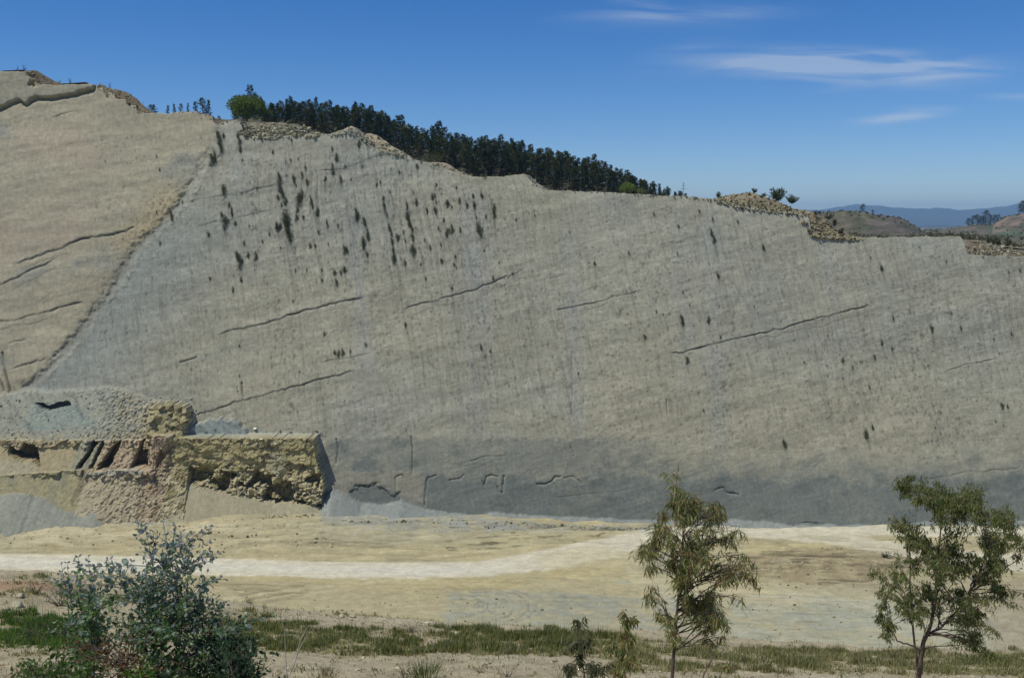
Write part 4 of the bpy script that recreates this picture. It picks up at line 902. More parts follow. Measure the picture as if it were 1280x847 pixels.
for D, cnt, k in ((322, 98, 0), (300, 72, 2), (277, 66, 2), (256, 60, 1)):
    for j in range(cnt):
        px = 300+(j+_r.uniform(-.45, .45)+.5)/cnt*556
        if D < 300 and px < 330: continue
        # height so that the crest row meets the forest's skyline
        x = (px-640)/F*D; z = float(behind_z(np.array([x]), np.array([float(D)]))[0]); zt = el(interp(TOPS, px))*D*1.0
        hh = max(2.0, (zt-z)*(1.0+_r.uniform(-.16, .07))) if k == 0 else min(max(2.2, (zt-z)*_r.uniform(.62, .93)), 12)
        if _r.random() < .12 and k == 0: hh *= 1.12
        hh = min(hh, 12.5); plant_conifer(px, D+_r.uniform(-5, 5), hh, n, LAB_F[k], 'forest behind the cliff rim', 1.28 if hh > 6 else 1.6); n += 1
for px, D, hh, sx, lab in [(199, 262, 4.1, 1.8, 'lone dark leaning tree on the rim at the foot of the stepped edge'), (226, 300, 3.1, 1.3, 'small dark tree on the left rim, first of a short row'), (218, 305, 2.8, 1.3, 'low dark tree at the left end of a short rim row'), (234, 302, 3.2, 1.2, 'small dark tree in the middle of the short rim row'),
                          (243, 300, 3.4, 1.2, 'small dark tree fourth along the short rim row'), (252, 300, 4.2, 1.3, 'dark tree just left of the tallest of the short rim row'), (261, 300, 5.6, 1.4, 'tallest dark tree of the short rim row'), (268, 299, 5.2, 1.3, 'dark tree at the right end of the short rim row'),
                          (281, 270, 2.4, 1.7, 'small dark bushy tree left of the round green tree'), (320, 300, 9.3, .9, 'tall thin dark tree rising right behind the round green tree')]:
    plant_conifer(px, D, hh, n, lab, 'trees on the left rim', sx); n += 1

def round_tree(px, py_base, py_top, halfw, Y, label, g, seed, name='tree', cat='tree', nl=2600):
    r = random.Random(seed); b = at(px, py_base, Y); t = at(px, py_top, Y); H = t.z-b.z; Wd = halfw/F*Y*1.08
    root = empty(name, b, label, cat); lb = LB(); tb = TB()
    tb.tube([Vector((0, 0, -.6)), Vector((.05, 0, H*.25)), Vector((0, 0, H*.6))], [H*.05, H*.035, H*.015], 6)
    cl = [(Vector((r.uniform(-.6, .6)*Wd, r.uniform(-.6, .6)*Wd, H*r.uniform(.2, .8))), r.uniform(.35, .55)*Wd) for _ in range(26)]
    for c, rr in cl: tb.tube(curve(Vector((0, 0, H*.2)), c, r, .1, 3), [H*.02, H*.012, H*.008, H*.004], 4)
    for _ in range(nl):
        c, rr = cl[r.randrange(len(cl))]; d = rvec(r); p = c+Vector((d.x, d.y, d.z*.85))*rr*r.uniform(.6, 1.1)
        e = (p.x/Wd)**2+(p.y/Wd)**2+((p.z-H*.52)/(H*.5))**2
        if e > 1.05: continue
        k = r.uniform(.7, 1.3); lb.leaf(p, d+rvec(r)*.7, rvec(r), r.uniform(.06, .11)*H*.8, r.uniform(.03, .06)*H*.8, (g[0]*k, g[1]*k, g[2]*k))
    link('trunk', tb.mesh('trunk'), M_dark_bark, root); link('crown', lb.mesh('crown'), M_leaf, root); return root
round_tree(309, 151, 119.5, 22, 240, 'round bright green tree on the rim at the forest left end', (.11, .145, .022), 1, nl=9000)
round_tree(334, 153, 135, 8, 243, 'small olive green tree tucked right of the round tree', (.09, .11, .03), 2, nl=1200)
round_tree(784, 243, 227.5, 10, 243, 'larger of two yellow green bushes before the forest right end', (.17, .22, .035), 3, 'bush', 'bush')
round_tree(801, 244, 234.5, 8, 243, 'smaller yellow green bush on the rim before the forest end', (.17, .21, .04), 4, 'bush', 'bush', 1400)
round_tree(540, 206, 190, 15, 246, 'low olive bush in the grassy gap at the forest edge', (.12, .12, .045), 5, 'bush', 'bush', 1500)

# wiry shrubs on the rubble and rim
def shrub(base, h, wd, label, seed, g=(.07, .075, .04), n=26, leafy=8, name='shrub', cat='shrub', group=None, lsz=.09, mat=None, bare=.0):
    r = random.Random(seed); root = empty(name, base, label, cat, group); tb = TB(); lb = LB()
    for i in range(n):
        a = r.uniform(0, 6.28); q = r.random()**.6; tip = Vector((math.cos(a)*wd*q, math.sin(a)*wd*q*.8, h*r.uniform(.3, 1.0)*(1-.3*q)))
        pts = curve(Vector((r.gauss(0, .04)*wd, r.gauss(0, .04)*wd, -.05*h)), tip, r, .12, 4, .05); rr = h*.012
        tb.tube(pts, [rr, rr*.8, rr*.6, rr*.4, rr*.2], 3)
        if r.random() < bare: continue
        for k in range(leafy):
            t = r.uniform(.15, 1); j = min(int(t*4), 3); p = pts[j].lerp(pts[j+1], t*4-j)+rvec(r)*h*.04; c = r.uniform(.6, 1.35)
            lb.leaf(p, (tip.normalized()+rvec(r)*.8), rvec(r), h*lsz*r.uniform(.7, 1.4), h*lsz*.4, (g[0]*c, g[1]*c, g[2]*c))
    link('stems', tb.mesh('stems'), mat or M_dark_bark, root)
    if lb.V: link('foliage', lb.mesh('foliage'), M_leaf, root)
    return root
RS = 'shrubs on the rim rubble'
for i, (px, pb, pt, hw, lab) in enumerate([(972, 251, 231, 10, 'largest wiry shrub standing on the yellowish rubble heap'), (990, 254, 241, 8, 'shrub right of the largest one on the rubble heap'), (932, 252, 238, 8, 'dark leafy shrub on the left of the rubble heap'), (943, 241, 234, 4, 'small shrub on the very top of the rubble heap'),
                                          (898, 247, 238.5, 3.2, 'lone round shrub left of the rubble heap'), (911, 247, 243, 4, 'low shrub at the left foot of the rubble heap'), (955, 246, 240, 4, 'low shrub between the heap top and the largest shrub'), (917, 253, 247, 4, 'dark low shrub in the lower left of the rubble heap')]):
    Y = 238.0; b = at(px, pb, Y); t = at(px, pt, Y); shrub(b, t.z-b.z, hw/F*Y*1.1, lab, 300+i, (.10, .115, .05), 54, 22, group=RS, lsz=.12)
for i, (px, pb, pt, hw, lab) in enumerate([(22, 88.5, 80, 1.5, 'thin dry stalk on the far left rim'), (30, 88, 77, 4, 'faint wispy dry bush on the far left rim'), (88, 104, 93, 3, 'wispy dry bush on the rim above the upper rock layer'), (75, 104, 98, 2, 'low dry stalks left of the wispy dry bush'),
                                          (138, 111, 101, 3, 'dark dry shrub at the top of the stepped edge'), (126, 108, 103, 3, 'low shrub at the end of the flat rim'), (150, 115, 110, 5, 'low shrub on the stepped edge, second down'), (163, 121, 112, 4, 'wispy shrub halfway down the stepped edge'), (172, 130, 124, 5, 'shrub low on the stepped edge'), (185, 141, 132, 3, 'shrub at the foot of the stepped edge')]):
    Y = 236.0; b = at(px, pb, Y); t = at(px, pt, Y); shrub(b, t.z-b.z, hw/F*Y, lab, 330+i, (.10, .10, .07), 9, 5, group='dry shrubs along the left rim', lsz=.1)
for i, (px, pb, pt, hw, lab) in enumerate([(1010, 290, 278, 6, 'dark shrub on the left flank of the step rubble'), (1020, 268, 261, 8, 'dark shrub crowning the step rubble'), (1036, 274, 264, 7, 'dark shrub on the right shoulder of the step rubble'), (1043, 282, 272, 6, 'dark shrub lower down the step rubble'), (1032, 296, 291, 4, 'small dark shrub at the foot of the step rubble'), (1052, 293, 284, 5, 'green shrub at the right foot of the step rubble')]):
    p = cliff_pt(px, pb, -2.4 - (pb-260)*-.02); Y = p.y; b = at(px, pb, Y); t = at(px, pt, Y); shrub(b, t.z-b.z, hw/F*Y, lab, 350+i, (.05, .055, .03), 26, 14, group='shrubs on the step rubble', lsz=.16)
# far-off scrub line and trees of the valley on the right
r = random.Random(77)
for i in range(26):
    px = 1060+i*9+r.uniform(-3, 3); D = r.uniform(247.5, 254); x = (px-640)/F*D; z = float(behind_z(np.array([x]), np.array([D]))[0])
    shrub(Vector((x, D, z)), r.uniform(1.6, 2.9), r.uniform(1.2, 2.8), 'low olive scrub bush behind the right rim', 400+i, (.10, .105, .045), 22, 10, group='scrub bushes behind the right rim', lsz=.16)
for i, (px, D, hh) in enumerate([(1207, 1080, 9), (1213, 1090, 11), (1218, 1080, 12), (1223, 1095, 10), (1228, 1085, 16), (1233, 1090, 11), (1239, 1080, 10), (1244, 1090, 8), (1075, 610, 5), (1087, 612, 3), (1274, 1140, 14), (1278, 1140, 11), (1270, 1140, 10)]):
    lab = 'tall dark tree in the distant valley clump on the right' if i < 8 else 'small tree on the near brown hill beyond the rim' if i < 10 else 'tree on the far right brown hill crest'
    plant_conifer(px, D, hh, (1, 4, 7)[i % 3], lab, 'trees in the distant valley', 1.8)
def hill_scrub():
    rs = np.random.RandomState(81); pts, ss = [], []
    for _ in range(900):
        D = rs.choice([rs.uniform(480, 640), rs.uniform(850, 1300)]); px = rs.uniform(990, 1420); x = (px-640)/F*D
        if vnoise(np.array(x*.02), np.array(D*.015), 3) < .45: continue
        pts.append((x, D, float(behind_z(np.array([x]), np.array([D]))[0])+.3)); ss.append(rs.uniform(.5, 1.1)*D/550*(.4+rs.rand()))
    v, f, c = rock_set(rs, pts, ss, [(.075, .08, .04), (.06, .06, .035), (.11, .10, .05)])
    tag(link('hill_scrub', mesh_np('hill_scrub', v, f, c), M_dark_leaf), 'dark scrub dotted over the far hills on the right', 'scrub', kind=Q)
hill_scrub()
# steel mast on the rim
Y = 250.0; b = at(854, 246, Y); root = empty('steel_mast', b, 'thin steel mast with crossbars at the forest right end', 'mast')
tb = TB(); tb.tube([Vector((0, 0, -.5)), Vector((0, 0, 3.6))], [.06, .04], 5); link('pole', tb.mesh('pole'), M_metal, root)
for z, l in ((2.7, .45), (2.0, .6), (3.3, .25)):
    tb = TB(); tb.tube([Vector((-l, -.08, z)), Vector((l, -.08, z))], [.06, .06], 4); link('crossbar', tb.mesh('crossbar'), M_metal, root)

# ------------------------------------------------------------------ gum saplings and trees in front
def gum_tree(name, label, Y, trunks, clumps, leafL, leafW, nleaf, cols, seed, group=None, depth=.09, cat='tree', droop=1.0, mat=M_leaf, CS=1.45, fill=0):
    """trunks: lists of (px, py, radius m); clumps: (px, py, r px)"""
    r = random.Random(seed); b = at(trunks[0][0][0], trunks[0][0][1], Y); gz = float(near_z(b.x, Y)); base = Vector((b.x, Y, gz))
    root = empty(name, base, label, cat, group); tb = TB(); lb = LB(); nodes = []
    for ti, tr in enumerate(trunks):
        pts = [at(px, py, Y)-base for px, py, q in tr]; rad = [q for _, _, q in tr]
        if ti == 0: pts = [Vector((pts[0].x*.6, 0, -.15))]+pts; rad = [rad[0]*1.15]+rad
        off = r.uniform(-.1, .1)*ti
        for k, p in enumerate(pts): p.y += off*min(1, k/2)
        dense = []; dr = []
        for k in range(len(pts)-1):
            for m in range(4):
                t = m/4; dense.append(pts[k].lerp(pts[k+1], t)+(rvec(r)*.006*Y/11 if m else Vector())); dr.append(rad[k]*(1-t)+rad[k+1]*t)
        dense.append(pts[-1]); dr.append(rad[-1]); tb.tube(dense, [q*(.72 if Y > 14 else 1) for q in dr], 7); nodes += list(zip(dense, dr))
    extra = []
    for (px, py, rp) in clumps:
        for _ in range(fill):
            o = min(clumps, key=lambda q: math.hypot(q[0]-px, q[1]-py)+(0 if (q[0], q[1]) != (px, py) else 999)+r.uniform(0, 30)); t = r.uniform(.3, .7)
            extra.append((px*(1-t)+o[0]*t+r.gauss(0, 4), py*(1-t)+o[1]*t+r.gauss(0, 4), rp*r.uniform(.6, .9)))
    for (px, py, rp) in list(clumps)+extra:
        R_ = rp*CS/F*Y; c = at(px, py, Y)-base; c.y += r.gauss(0, 1)*depth*Y*.35
        cand = [(nd, q) for nd, q in nodes if nd.z < c.z-.2*R_] or nodes[:2]
        nd, q = min(cand, key=lambda e: (e[0]-c).length+.4*abs((c.z-e[0].z)-.6*(Vector((c.x-e[0].x, c.y-e[0].y)).length)))
        hub = c+Vector((0, 0, R_*.15)); pts = curve(nd, hub, r, .12, 6, .03); q0 = min(q*.55, .006+.004*R_*10)
        tb.tube(pts, [q0*(1-.13*i) for i in range(7)], 5)
        ntw = max(6, int(rp*.6))
        for _ in range(ntw):
            d = rvec(r); tip = c+Vector((d.x, d.y, d.z*1.1+.1))*R_*r.uniform(.55, 1.05); s0 = pts[r.randint(2, 6)]
            tw = curve(s0, tip, r, .12, 4, .05); tb.tube(tw, [.0035*Y/11, .003*Y/11, .0022*Y/11, .0018*Y/11, .001], 3)
            for _k in range(max(2, int(nleaf*rp/60/ntw*10))):
                t = r.uniform(.25, 1); j = min(int(t*4), 3); p = tw[j].lerp(tw[j+1], t*4-j)+rvec(r)*R_*r.uniform(0, .28)
                dv = Vector((r.gauss(0, .42), r.gauss(0, .42), -droop*r.uniform(.45, 1.1)+(.5 if r.random() < .12 else 0)))
                cc = cols[r.randrange(len(cols))]; g = r.uniform(.7, 1.3)
                lb.leaf(p, dv, rvec(r), leafL*r.uniform(.6, 1.25), leafW*r.uniform(.7, 1.2), (cc[0]*g, cc[1]*g, cc[2]*g), r.uniform(-.12, .22), .42)
    link('trunk', tb.mesh('trunk'), M_bark, root); link('crown', lb.mesh('crown'), mat, root); return root
OLV = [(.23, .24, .09), (.28, .28, .12), (.13, .15, .055), (.30, .28, .13), (.30, .18, .09), (.20, .23, .09)]
gum_tree('gum_sapling', 'slender gum sapling with long drooping leaves right of centre', 11.0,
         [[(838, 905, .024), (840, 850, .021), (843, 802, .018), (846, 766, .015), (849, 727, .012), (853, 680, .009), (856, 640, .006), (857, 618, .003)]],
         [(855, 617, 17), (848, 632, 15), (862, 630, 14), (852, 645, 15), (876, 648, 11), (905, 643, 10), (912, 650, 8), (889, 622, 6), (834, 660, 14), (824, 668, 11), (806, 684, 12), (799, 694, 8), (858, 678, 18), (837, 702, 13), (878, 688, 17), (900, 684, 14), (921, 680, 9), (926, 700, 12), (935, 706, 8), (905, 712, 12), (868, 715, 22), (848, 722, 14),
          (862, 742, 17), (890, 745, 18), (825, 757, 13), (820, 765, 8), (870, 765, 14), (895, 766, 13), (919, 740, 7), (886, 783, 9), (912, 788, 8), (880, 730, 18), (855, 700, 14), (815, 678, 8)],
         .12, .0155, 37, OLV, 21, CS=1.2, fill=2)
GRN = [(.13, .175, .055), (.17, .20, .065), (.10, .135, .045), (.21, .22, .09), (.20, .16, .08)]
gum_tree('gum_tree', 'wide spreading gum tree with a forked trunk at the right', 17.0,
         [[(1148, 900, .075), (1148, 850, .068), (1151, 823, .06), (1155, 800, .05), (1164, 778, .04), (1170, 745, .033), (1172, 700, .024), (1176, 655, .014), (1184, 612, .006)],
          [(1149, 850, .035), (1146, 815, .03), (1143, 785, .025), (1140, 740, .02), (1139, 690, .012), (1148, 640, .005)],
          [(1153, 812, .022), (1136, 804, .02), (1118, 797, .018), (1110, 780, .014), (1105, 765, .007)],
          [(1158, 794, .035), (1178, 783, .028), (1196, 765, .024), (1215, 738, .02), (1232, 700, .014), (1234, 660, .01), (1228, 635, .005)],
          [(1215, 738, .014), (1240, 712, .012), (1262, 690, .008)]],
         [(1186, 608, 18), (1172, 618, 16), (1151, 614, 16), (1138, 612, 10), (1227, 630, 18), (1238, 640, 14), (1142, 668, 17), (1132, 672, 11), (1156, 684, 14), (1186, 634, 18), (1163, 640, 16), (1256, 662, 19), (1262, 690, 18), (1238, 690, 14), (1276, 715, 13), (1250, 712, 14), (1246, 738, 11), (1262, 742, 9),
          (1196, 716, 19), (1208, 740, 18), (1186, 755, 17), (1202, 772, 14), (1176, 735, 15), (1129, 716, 13), (1122, 742, 13), (1103, 758, 13), (1088, 770, 9), (1148, 745, 14), (1160, 765, 12), (1133, 768, 12), (1172, 675, 16), (1200, 790, 8), (1212, 788, 7), (1192, 690, 14), (1210, 655, 14), (1148, 700, 10), (1180, 700, 14), (1222, 708, 10), (1218, 760, 10)],
         .095, .019, 85, GRN, 22, CS=1.35, fill=3)
gum_tree('gum_seedling', 'short leafy gum seedling left of the slender sapling', 10.5, [[(782, 880, .012), (781, 840, .010), (780, 810, .008), (783, 775, .003)]],
         [(784, 776, 8), (775, 784, 9), (791, 786, 8), (780, 798, 11), (792, 810, 9), (765, 805, 9), (785, 822, 10), (770, 828, 9)], .10, .02, 60, OLV, 23, 'gum seedlings', cat='seedling')
gum_tree('gum_seedling', 'sparse gum seedling with a grey tip, farther left of the pair', 10.5, [[(735, 885, .012), (730, 840, .009), (726, 805, .006), (724, 780, .003)]],
         [(724, 788, 8), (718, 800, 8), (733, 803, 9), (738, 818, 9), (704, 824, 8), (722, 818, 8), (750, 832, 9), (762, 838, 7), (712, 832, 7)], .10, .02, 50, [(.11, .12, .06), (.09, .10, .05), (.14, .15, .09)], 24, 'gum seedlings', cat='seedling')
gum_tree('gum_seedling', 'leaning leafy gum shoot at the lower right of the slender sapling', 10.5, [[(868, 880, .010), (880, 842, .008), (890, 822, .006), (905, 812, .003)]],
         [(893, 815, 8), (905, 818, 7), (885, 828, 6), (912, 828, 6), (940, 830, 5)], .08, .017, 42, OLV, 25, 'gum seedlings', cat='seedling')

# blue-green bush at the left: upright stems with paired round leaves
def round_leaf_bush(name, label, Y, base_px, tips, fill, nfill, seed, cat='bush', young=(.27, .30, .33), old=(.12, .20, .075), gap=.044, leaf=.060, upper=(660, 800), thick=.011, brown=0):
    r = random.Random(seed); b = at(base_px[0], base_px[1], Y); gz = float(near_z(b.x, Y)); base = Vector((b.x, Y, gz)); root = empty(name, base, label, cat); tb = TB(); LV, LC = [], []
    def put_leaf(p, d, side, L, W, c):
        d = d.normalized(); nrm = d.cross(side); nrm = nrm.normalized() if nrm.length > 1e-4 else Vector((0, 0, 1)); s_ = nrm.cross(d).normalized(); cup = nrm*L*.12
        for (a, w_, h_) in ((0, 0, 0), (.3, .42, 1), (.7, .38, 1), (1, 0, -.6), (.7, -.38, 1), (.3, -.42, 1)): LV.append((p+d*L*a+s_*W*w_+cup*h_)[:]); LC.append(c)
    allt = list(tips)
    for _ in range(nfill):
        for _t in range(30):
            x = r.uniform(min(q[0] for q in fill), max(q[0] for q in fill)); y = r.uniform(min(q[1] for q in fill), max(q[1] for q in fill))
            if inpoly(fill, np.array([x]), np.array([y]))[0]: allt.append((x, y)); break
    first = allt[:3]; rest = allt[3:]; r.shuffle(rest); allt = first+rest; built = []
    for ti, (px, py) in enumerate(allt):
        yy = Y+r.gauss(0, .20); tip = at(px, py, yy)-base; st = Vector((tip.x*.25+r.gauss(0, .1), (yy-Y)*.4, max(.0, tip.z*.12)))
        if ti > 4 and built:
            cand = [q for q in built if q.z < tip.z-.08]
            if cand: st = min(cand, key=lambda q: (q-tip).length+abs((tip-q).length-.45)*.6+r.uniform(0, .25))
        L = (tip-st).length
        if L < .12: continue
        nseg = 8; pts = curve(st, tip, r, -.16+r.uniform(.0, .12), nseg, .02); tb.tube(pts, [thick*(1-.11*i)*min(1.3, L) for i in range(nseg+1)], 4); built += pts[2:6]
        def dress(pts, a, fr):
            tot = sum((pts[i+1]-pts[i]).length for i in range(len(pts)-1)); m = int(tot*fr/gap)
            for k in range(m):
                t = 1-fr*k/m; f = t*(len(pts)-1); j = min(int(f), len(pts)-2); p = pts[j].lerp(pts[j+1], f-j); ax = (pts[j+1]-pts[j]).normalized()
                ppx, ppy = proj(p.x+base.x, p.y+base.y, p.z+base.z); up = 1-min(1, max(0, (float(ppy)-upper[0])/(upper[1]-upper[0]))); mixv = max(0, min(1, up*.95-.1+(.35 if k < 5 else 0)+r.gauss(0, .2)))
                s_ = ax.cross(rvec(r)).normalized()
                for sg in (1, -1):
                    if r.random() < .12: continue
                    g = r.uniform(.65, 1.3); c = [(old[q]*(1-mixv)+young[q]*mixv)*g for q in range(3)]
                    if brown and r.random() < brown: c = [.16*g, .075*g, .035*g]
                    sz = leaf*(.55+.45*min(1, k/5))*r.uniform(.75, 1.2); leaf_d = s_*sg+ax*r.uniform(.4, 1.2)+rvec(r)*.3; put_leaf(p, leaf_d, rvec(r), sz, sz*r.uniform(.55, .8), c)
        dress(pts, 1, .80 if ti > 4 else .45)
        for _ in range(r.randint(2, 5)):
            j = r.randint(3, nseg-2); s0 = pts[j]; e = s0+(tip-st).normalized()*r.uniform(.05, .14)+Vector((r.gauss(0, .10), r.gauss(0, .10), r.uniform(0, .08))); e.z = min(e.z, tip.z)
            tw = curve(s0, e, r, .03, 3, .02); tb.tube(tw, [.004, .003, .002, .001], 3); dress(tw, .8, .85)
    link('stems', tb.mesh('stems'), M_bark, root); k = len(LV)//6
    link('foliage', mesh_np('foliage', np.array(LV), np.arange(k*6).reshape(k, 6), np.array(LC), False), M_leaf, root); return root
round_leaf_bush('blue_gum_bush', 'large blue green bush with paired round leaves at lower left', 7.0, (215, 900),
    [(204, 652), (219, 655), (181, 657), (192, 655), (176, 686), (247, 668), (252, 684), (262, 693), (238, 680), (211, 694), (137, 699), (158, 701), (143, 720), (136, 723), (167, 716), (187, 711), (230, 700), (241, 725), (256, 745), (265, 762), (222, 725), (150, 715), (180, 700), (246, 700), (225, 665), (208, 668), (259, 715), (198, 720), (174, 735), (165, 740)],
    [(160, 745), (200, 715), (250, 735), (265, 765), (300, 775), (312, 825), (315, 860), (180, 860), (165, 800)], 210, 41)
round_leaf_bush('blue_gum_bush', 'narrow blue green bush left of the large one', 7.3, (112, 900),
    [(77, 706), (84, 703), (98, 696), (110, 701), (119, 713), (92, 715), (104, 720), (122, 730), (88, 728), (75, 717), (113, 742), (100, 745)], [(100, 750), (122, 745), (130, 790), (125, 850), (95, 850), (98, 790)], 42, 42, gap=.038)
round_leaf_bush('blue_gum_bush', 'low round leaved branch at the right foot of the large bush', 6.8, (292, 900), [(298, 772), (310, 800), (313, 820), (300, 815), (304, 835), (295, 800), (287, 785)], [(270, 790), (305, 800), (315, 850), (270, 860)], 60, 43, young=(.10, .14, .10), old=(.04, .08, .04))
round_leaf_bush('dying_bush', 'half dead bush with red brown leaves between the blue green bushes', 6.9, (158, 900), [(165, 762), (160, 775), (150, 800), (140, 795), (130, 815), (152, 820), (170, 800), (142, 830), (120, 835), (163, 815)], [(120, 790), (175, 780), (178, 850), (110, 860)], 22, 44, young=(.22, .13, .08), old=(.16, .08, .045), leaf=.04, gap=.06, brown=.5)
round_leaf_bush('leafy_herb', 'bright green leafy herb at the bottom left', 6.6, (60, 905), [(50, 815), (60, 805), (70, 820), (45, 830), (80, 825), (35, 838), (60, 835), (88, 835)], [(30, 830), (95, 820), (100, 860), (20, 860)], 22, 45, cat='herb', young=(.13, .22, .05), old=(.06, .11, .03), gap=.05)
round_leaf_bush('leafy_herb', 'bright green herb under the large blue green bush', 6.5, (178, 905), [(175, 825), (185, 830), (168, 838), (180, 842)], [(165, 830), (192, 830), (192, 860), (165, 860)], 8, 46, cat='herb', young=(.16, .30, .05), old=(.10, .20, .04), gap=.05)

# small individual plants on the near hillside
def near_shrub(px, py, h, wd, label, seed, **k):
    p = near_pt(px, py)
    if p is None: p = at(px, py, 30); p.z = float(near_z(p.x, 30))
    return shrub(p, h, wd, label, seed, **k)
near_shrub(75, 757, .95, .8, 'wispy grey green shrub behind the narrow bush', 501, g=(.12, .13, .075), n=26, leafy=16, lsz=.06)
near_shrub(45, 742, .5, .5, 'low dark shrub on the left bank', 502, g=(.08, .09, .045), n=22, leafy=14, lsz=.1)
near_shrub(38, 800, .75, .55, 'grey green flowering shrub in the left grass', 503, g=(.13, .15, .09), n=30, leafy=14, lsz=.09)
near_shrub(70, 800, .9, .7, 'leafy shrub between the grass and the narrow bush', 504, g=(.10, .12, .05), n=34, leafy=14, lsz=.1)
near_shrub(105, 822, 1.0, .7, 'tangled olive shrub below the narrow bush', 505, g=(.11, .12, .05), n=34, leafy=14, lsz=.09)
near_shrub(684, 797, .55, .6, 'dense bright green bush in the grass strip', 506, g=(.09, .14, .035), n=46, leafy=18, lsz=.12)
near_shrub(515, 790, .45, .8, 'low brownish shrub on the bank above the grass strip', 507, g=(.14, .12, .06), n=34, leafy=10, lsz=.1)
near_shrub(722, 790, .75, .25, 'thin grey seedling standing above the grass strip', 508, g=(.16, .18, .14), n=9, leafy=10, lsz=.07)
near_shrub(1118, 824, .75, .55, 'bare brown shrub left of the right tree trunk', 509, g=(.13, .10, .07), n=30, leafy=3, lsz=.07)
near_shrub(1214, 828, .5, .55, 'small green bush right of the right tree trunk', 510, g=(.08, .11, .04), n=34, leafy=14, lsz=.12)
near_shrub(1258, 832, .45, .45, 'yellow green bush at the lower right edge', 511, g=(.20, .22, .05), n=30, leafy=14, lsz=.12)
near_shrub(958, 836, .5, .25, 'dark little plant in the grass right of the sapling', 512, g=(.07, .08, .04), n=12, leafy=12, lsz=.14)
near_shrub(1046, 823, .22, .12, 'tiny dark plant on the grass edge', 513, g=(.06, .07, .04), n=9, leafy=8, lsz=.2)
near_shrub(505, 848, .7, .6, 'bare twiggy weed at the bottom of the bare soil', 514, n=12, leafy=1, mat=M_bark, lsz=.05)
near_shrub(635, 846, .7, .9, 'spreading bare dry weed at the bottom centre', 515, n=14, leafy=1, mat=M_bark, lsz=.05)
near_shrub(700, 850, .6, .7, 'dry stalky weed under the seedlings', 516, n=16, leafy=2, g=(.2, .17, .1), mat=M_bark, lsz=.05)
near_shrub(600, 840, .35, .5, 'low grey green weed on the bare soil', 517, g=(.17, .17, .11), n=20, leafy=8, lsz=.09)
near_shrub(410, 838, .3, .5, 'flat grey green weed on the bare soil right of the dead twigs', 518, g=(.18, .16, .10), n=20, leafy=8, lsz=.09)
near_shrub(395, 790, .3, .4, 'small dark weed on the left of the grass strip', 519, g=(.09, .10, .04), n=20, leafy=8, lsz=.12)
# shrubs on the quarry side
def floor_shrub(px, py, h, wd, label, seed, g):
    r_ = ray(px, py); t = -61.6/r_[2]; x, y = r_[0]*t, r_[1]*t; return shrub(Vector((x, y, float(floor_z(np.array([x]), np.array([y]))[0]))), h, wd, label, seed, g, 40, 14, lsz=.12)
floor_shrub(311, 753, 1.3, 1.1, 'round olive shrub on the quarry floor right of the large bush', 520, (.12, .12, .05))
floor_shrub(1107, 700, 1.3, 1.3, 'dark shrub on the quarry mound left of the right tree', 521, (.05, .055, .03))
floor_shrub(472, 775, .9, .9, 'sparse dark shrub on the quarry floor above the grass strip', 522, (.10, .10, .06))
# pale dead twigs
def dead_twigs():
    Yd = 9.0; b = at(362, 900, Yd); base = Vector((b.x, Yd, float(near_z(b.x, Yd)))); root = empty('dead_twigs', base, 'pale bare dead twigs right of the large bush', 'dead plant')
    for ln, q in ([[(362, 900), (359, 850), (357, 820), (356, 790), (350, 768)], .007], [[(359, 850), (370, 823), (375, 800), (386, 781)], .005], [[(372, 815), (380, 800), (390, 782)], .003], [[(356, 790), (353, 775)], .003], [[(375, 800), (371, 790)], .003], [[(366, 835), (374, 812)], .003]):
        tb = TB(); pts = [at(x, y, Yd)-base for x, y in ln]; tb.tube(pts, [q*(1-.7*i/(len(pts)-1)) for i in range(len(pts))], 5); link('twig', tb.mesh('twig'), M_twig, root)
dead_twigs()

# ------------------------------------------------------------------ grass
def build_grass():
    rs = np.random.RandomState(9); n = 230000; y = rs.uniform(22, 43.5, n); x = rs.uniform(-.6, .6, n)*y; z = near_z(x, y); PX, PY = proj(x, y, z); g, n1, n2 = soil_masks(PX, PY, x, y)
    keep = rs.rand(n) < np.clip(g, 0, 1)**1.3*.8+.012; x, y, z, g = x[keep], y[keep], z[keep], g[keep]; PX = PX[keep]; PY = PY[keep]; m = len(x); k = 4
    h = (.06+.16*rs.rand(m, k))*(.5+.8*g[:, None]); a = rs.uniform(0, 6.28, (m, k)); lean = rs.uniform(.1, .8, (m, k))*h; wv = rs.uniform(.012, .03, (m, k))
    bx = x[:, None]+rs.normal(0, .05, (m, k)); by = y[:, None]+rs.normal(0, .05, (m, k)); bz = np.repeat(z[:, None], k, 1)-.02
    h *= (.6+1.3*vnoise(x*.9, y*.9, 3))[:, None]; tall = rs.rand(m, k) < .02; h = np.where(tall, h*2.6, h); wv = np.where(tall, wv*.5, wv)
    V = np.zeros((m, k, 3, 3)); ca, sa = np.cos(a), np.sin(a)
    V[..., 0, :] = np.stack([bx-wv*sa, by+wv*ca, bz], -1); V[..., 1, :] = np.stack([bx+wv*sa, by-wv*ca, bz], -1); V[..., 2, :] = np.stack([bx+lean*ca, by+lean*sa, bz+h], -1)
    lush = sstep(.35, .8, g)*1.0; viv = ((PX < 90) & (PY < 815) & (PY > 760))*.8
    c = mixc(np.tile(np.array((.28, .25, .13)), (m, 1)), (.145, .16, .05), lush); c = mixc(c, (.085, .18, .035), viv); c = c*rs.uniform(.65, 1.35, (m, 1)); CC = np.repeat(c, k*3, 0)
    dry = np.repeat(rs.rand(m*k) < .12, 3); CC[dry] = (.34, .29, .16)
    F3 = np.arange(m*k*3).reshape(-1, 3)
    tag(link('grass', mesh_np('grass', V.reshape(-1, 3), F3, CC, False), M_grass), 'short green and dry grass on the near hillside', 'grass', kind=Q)
build_grass()
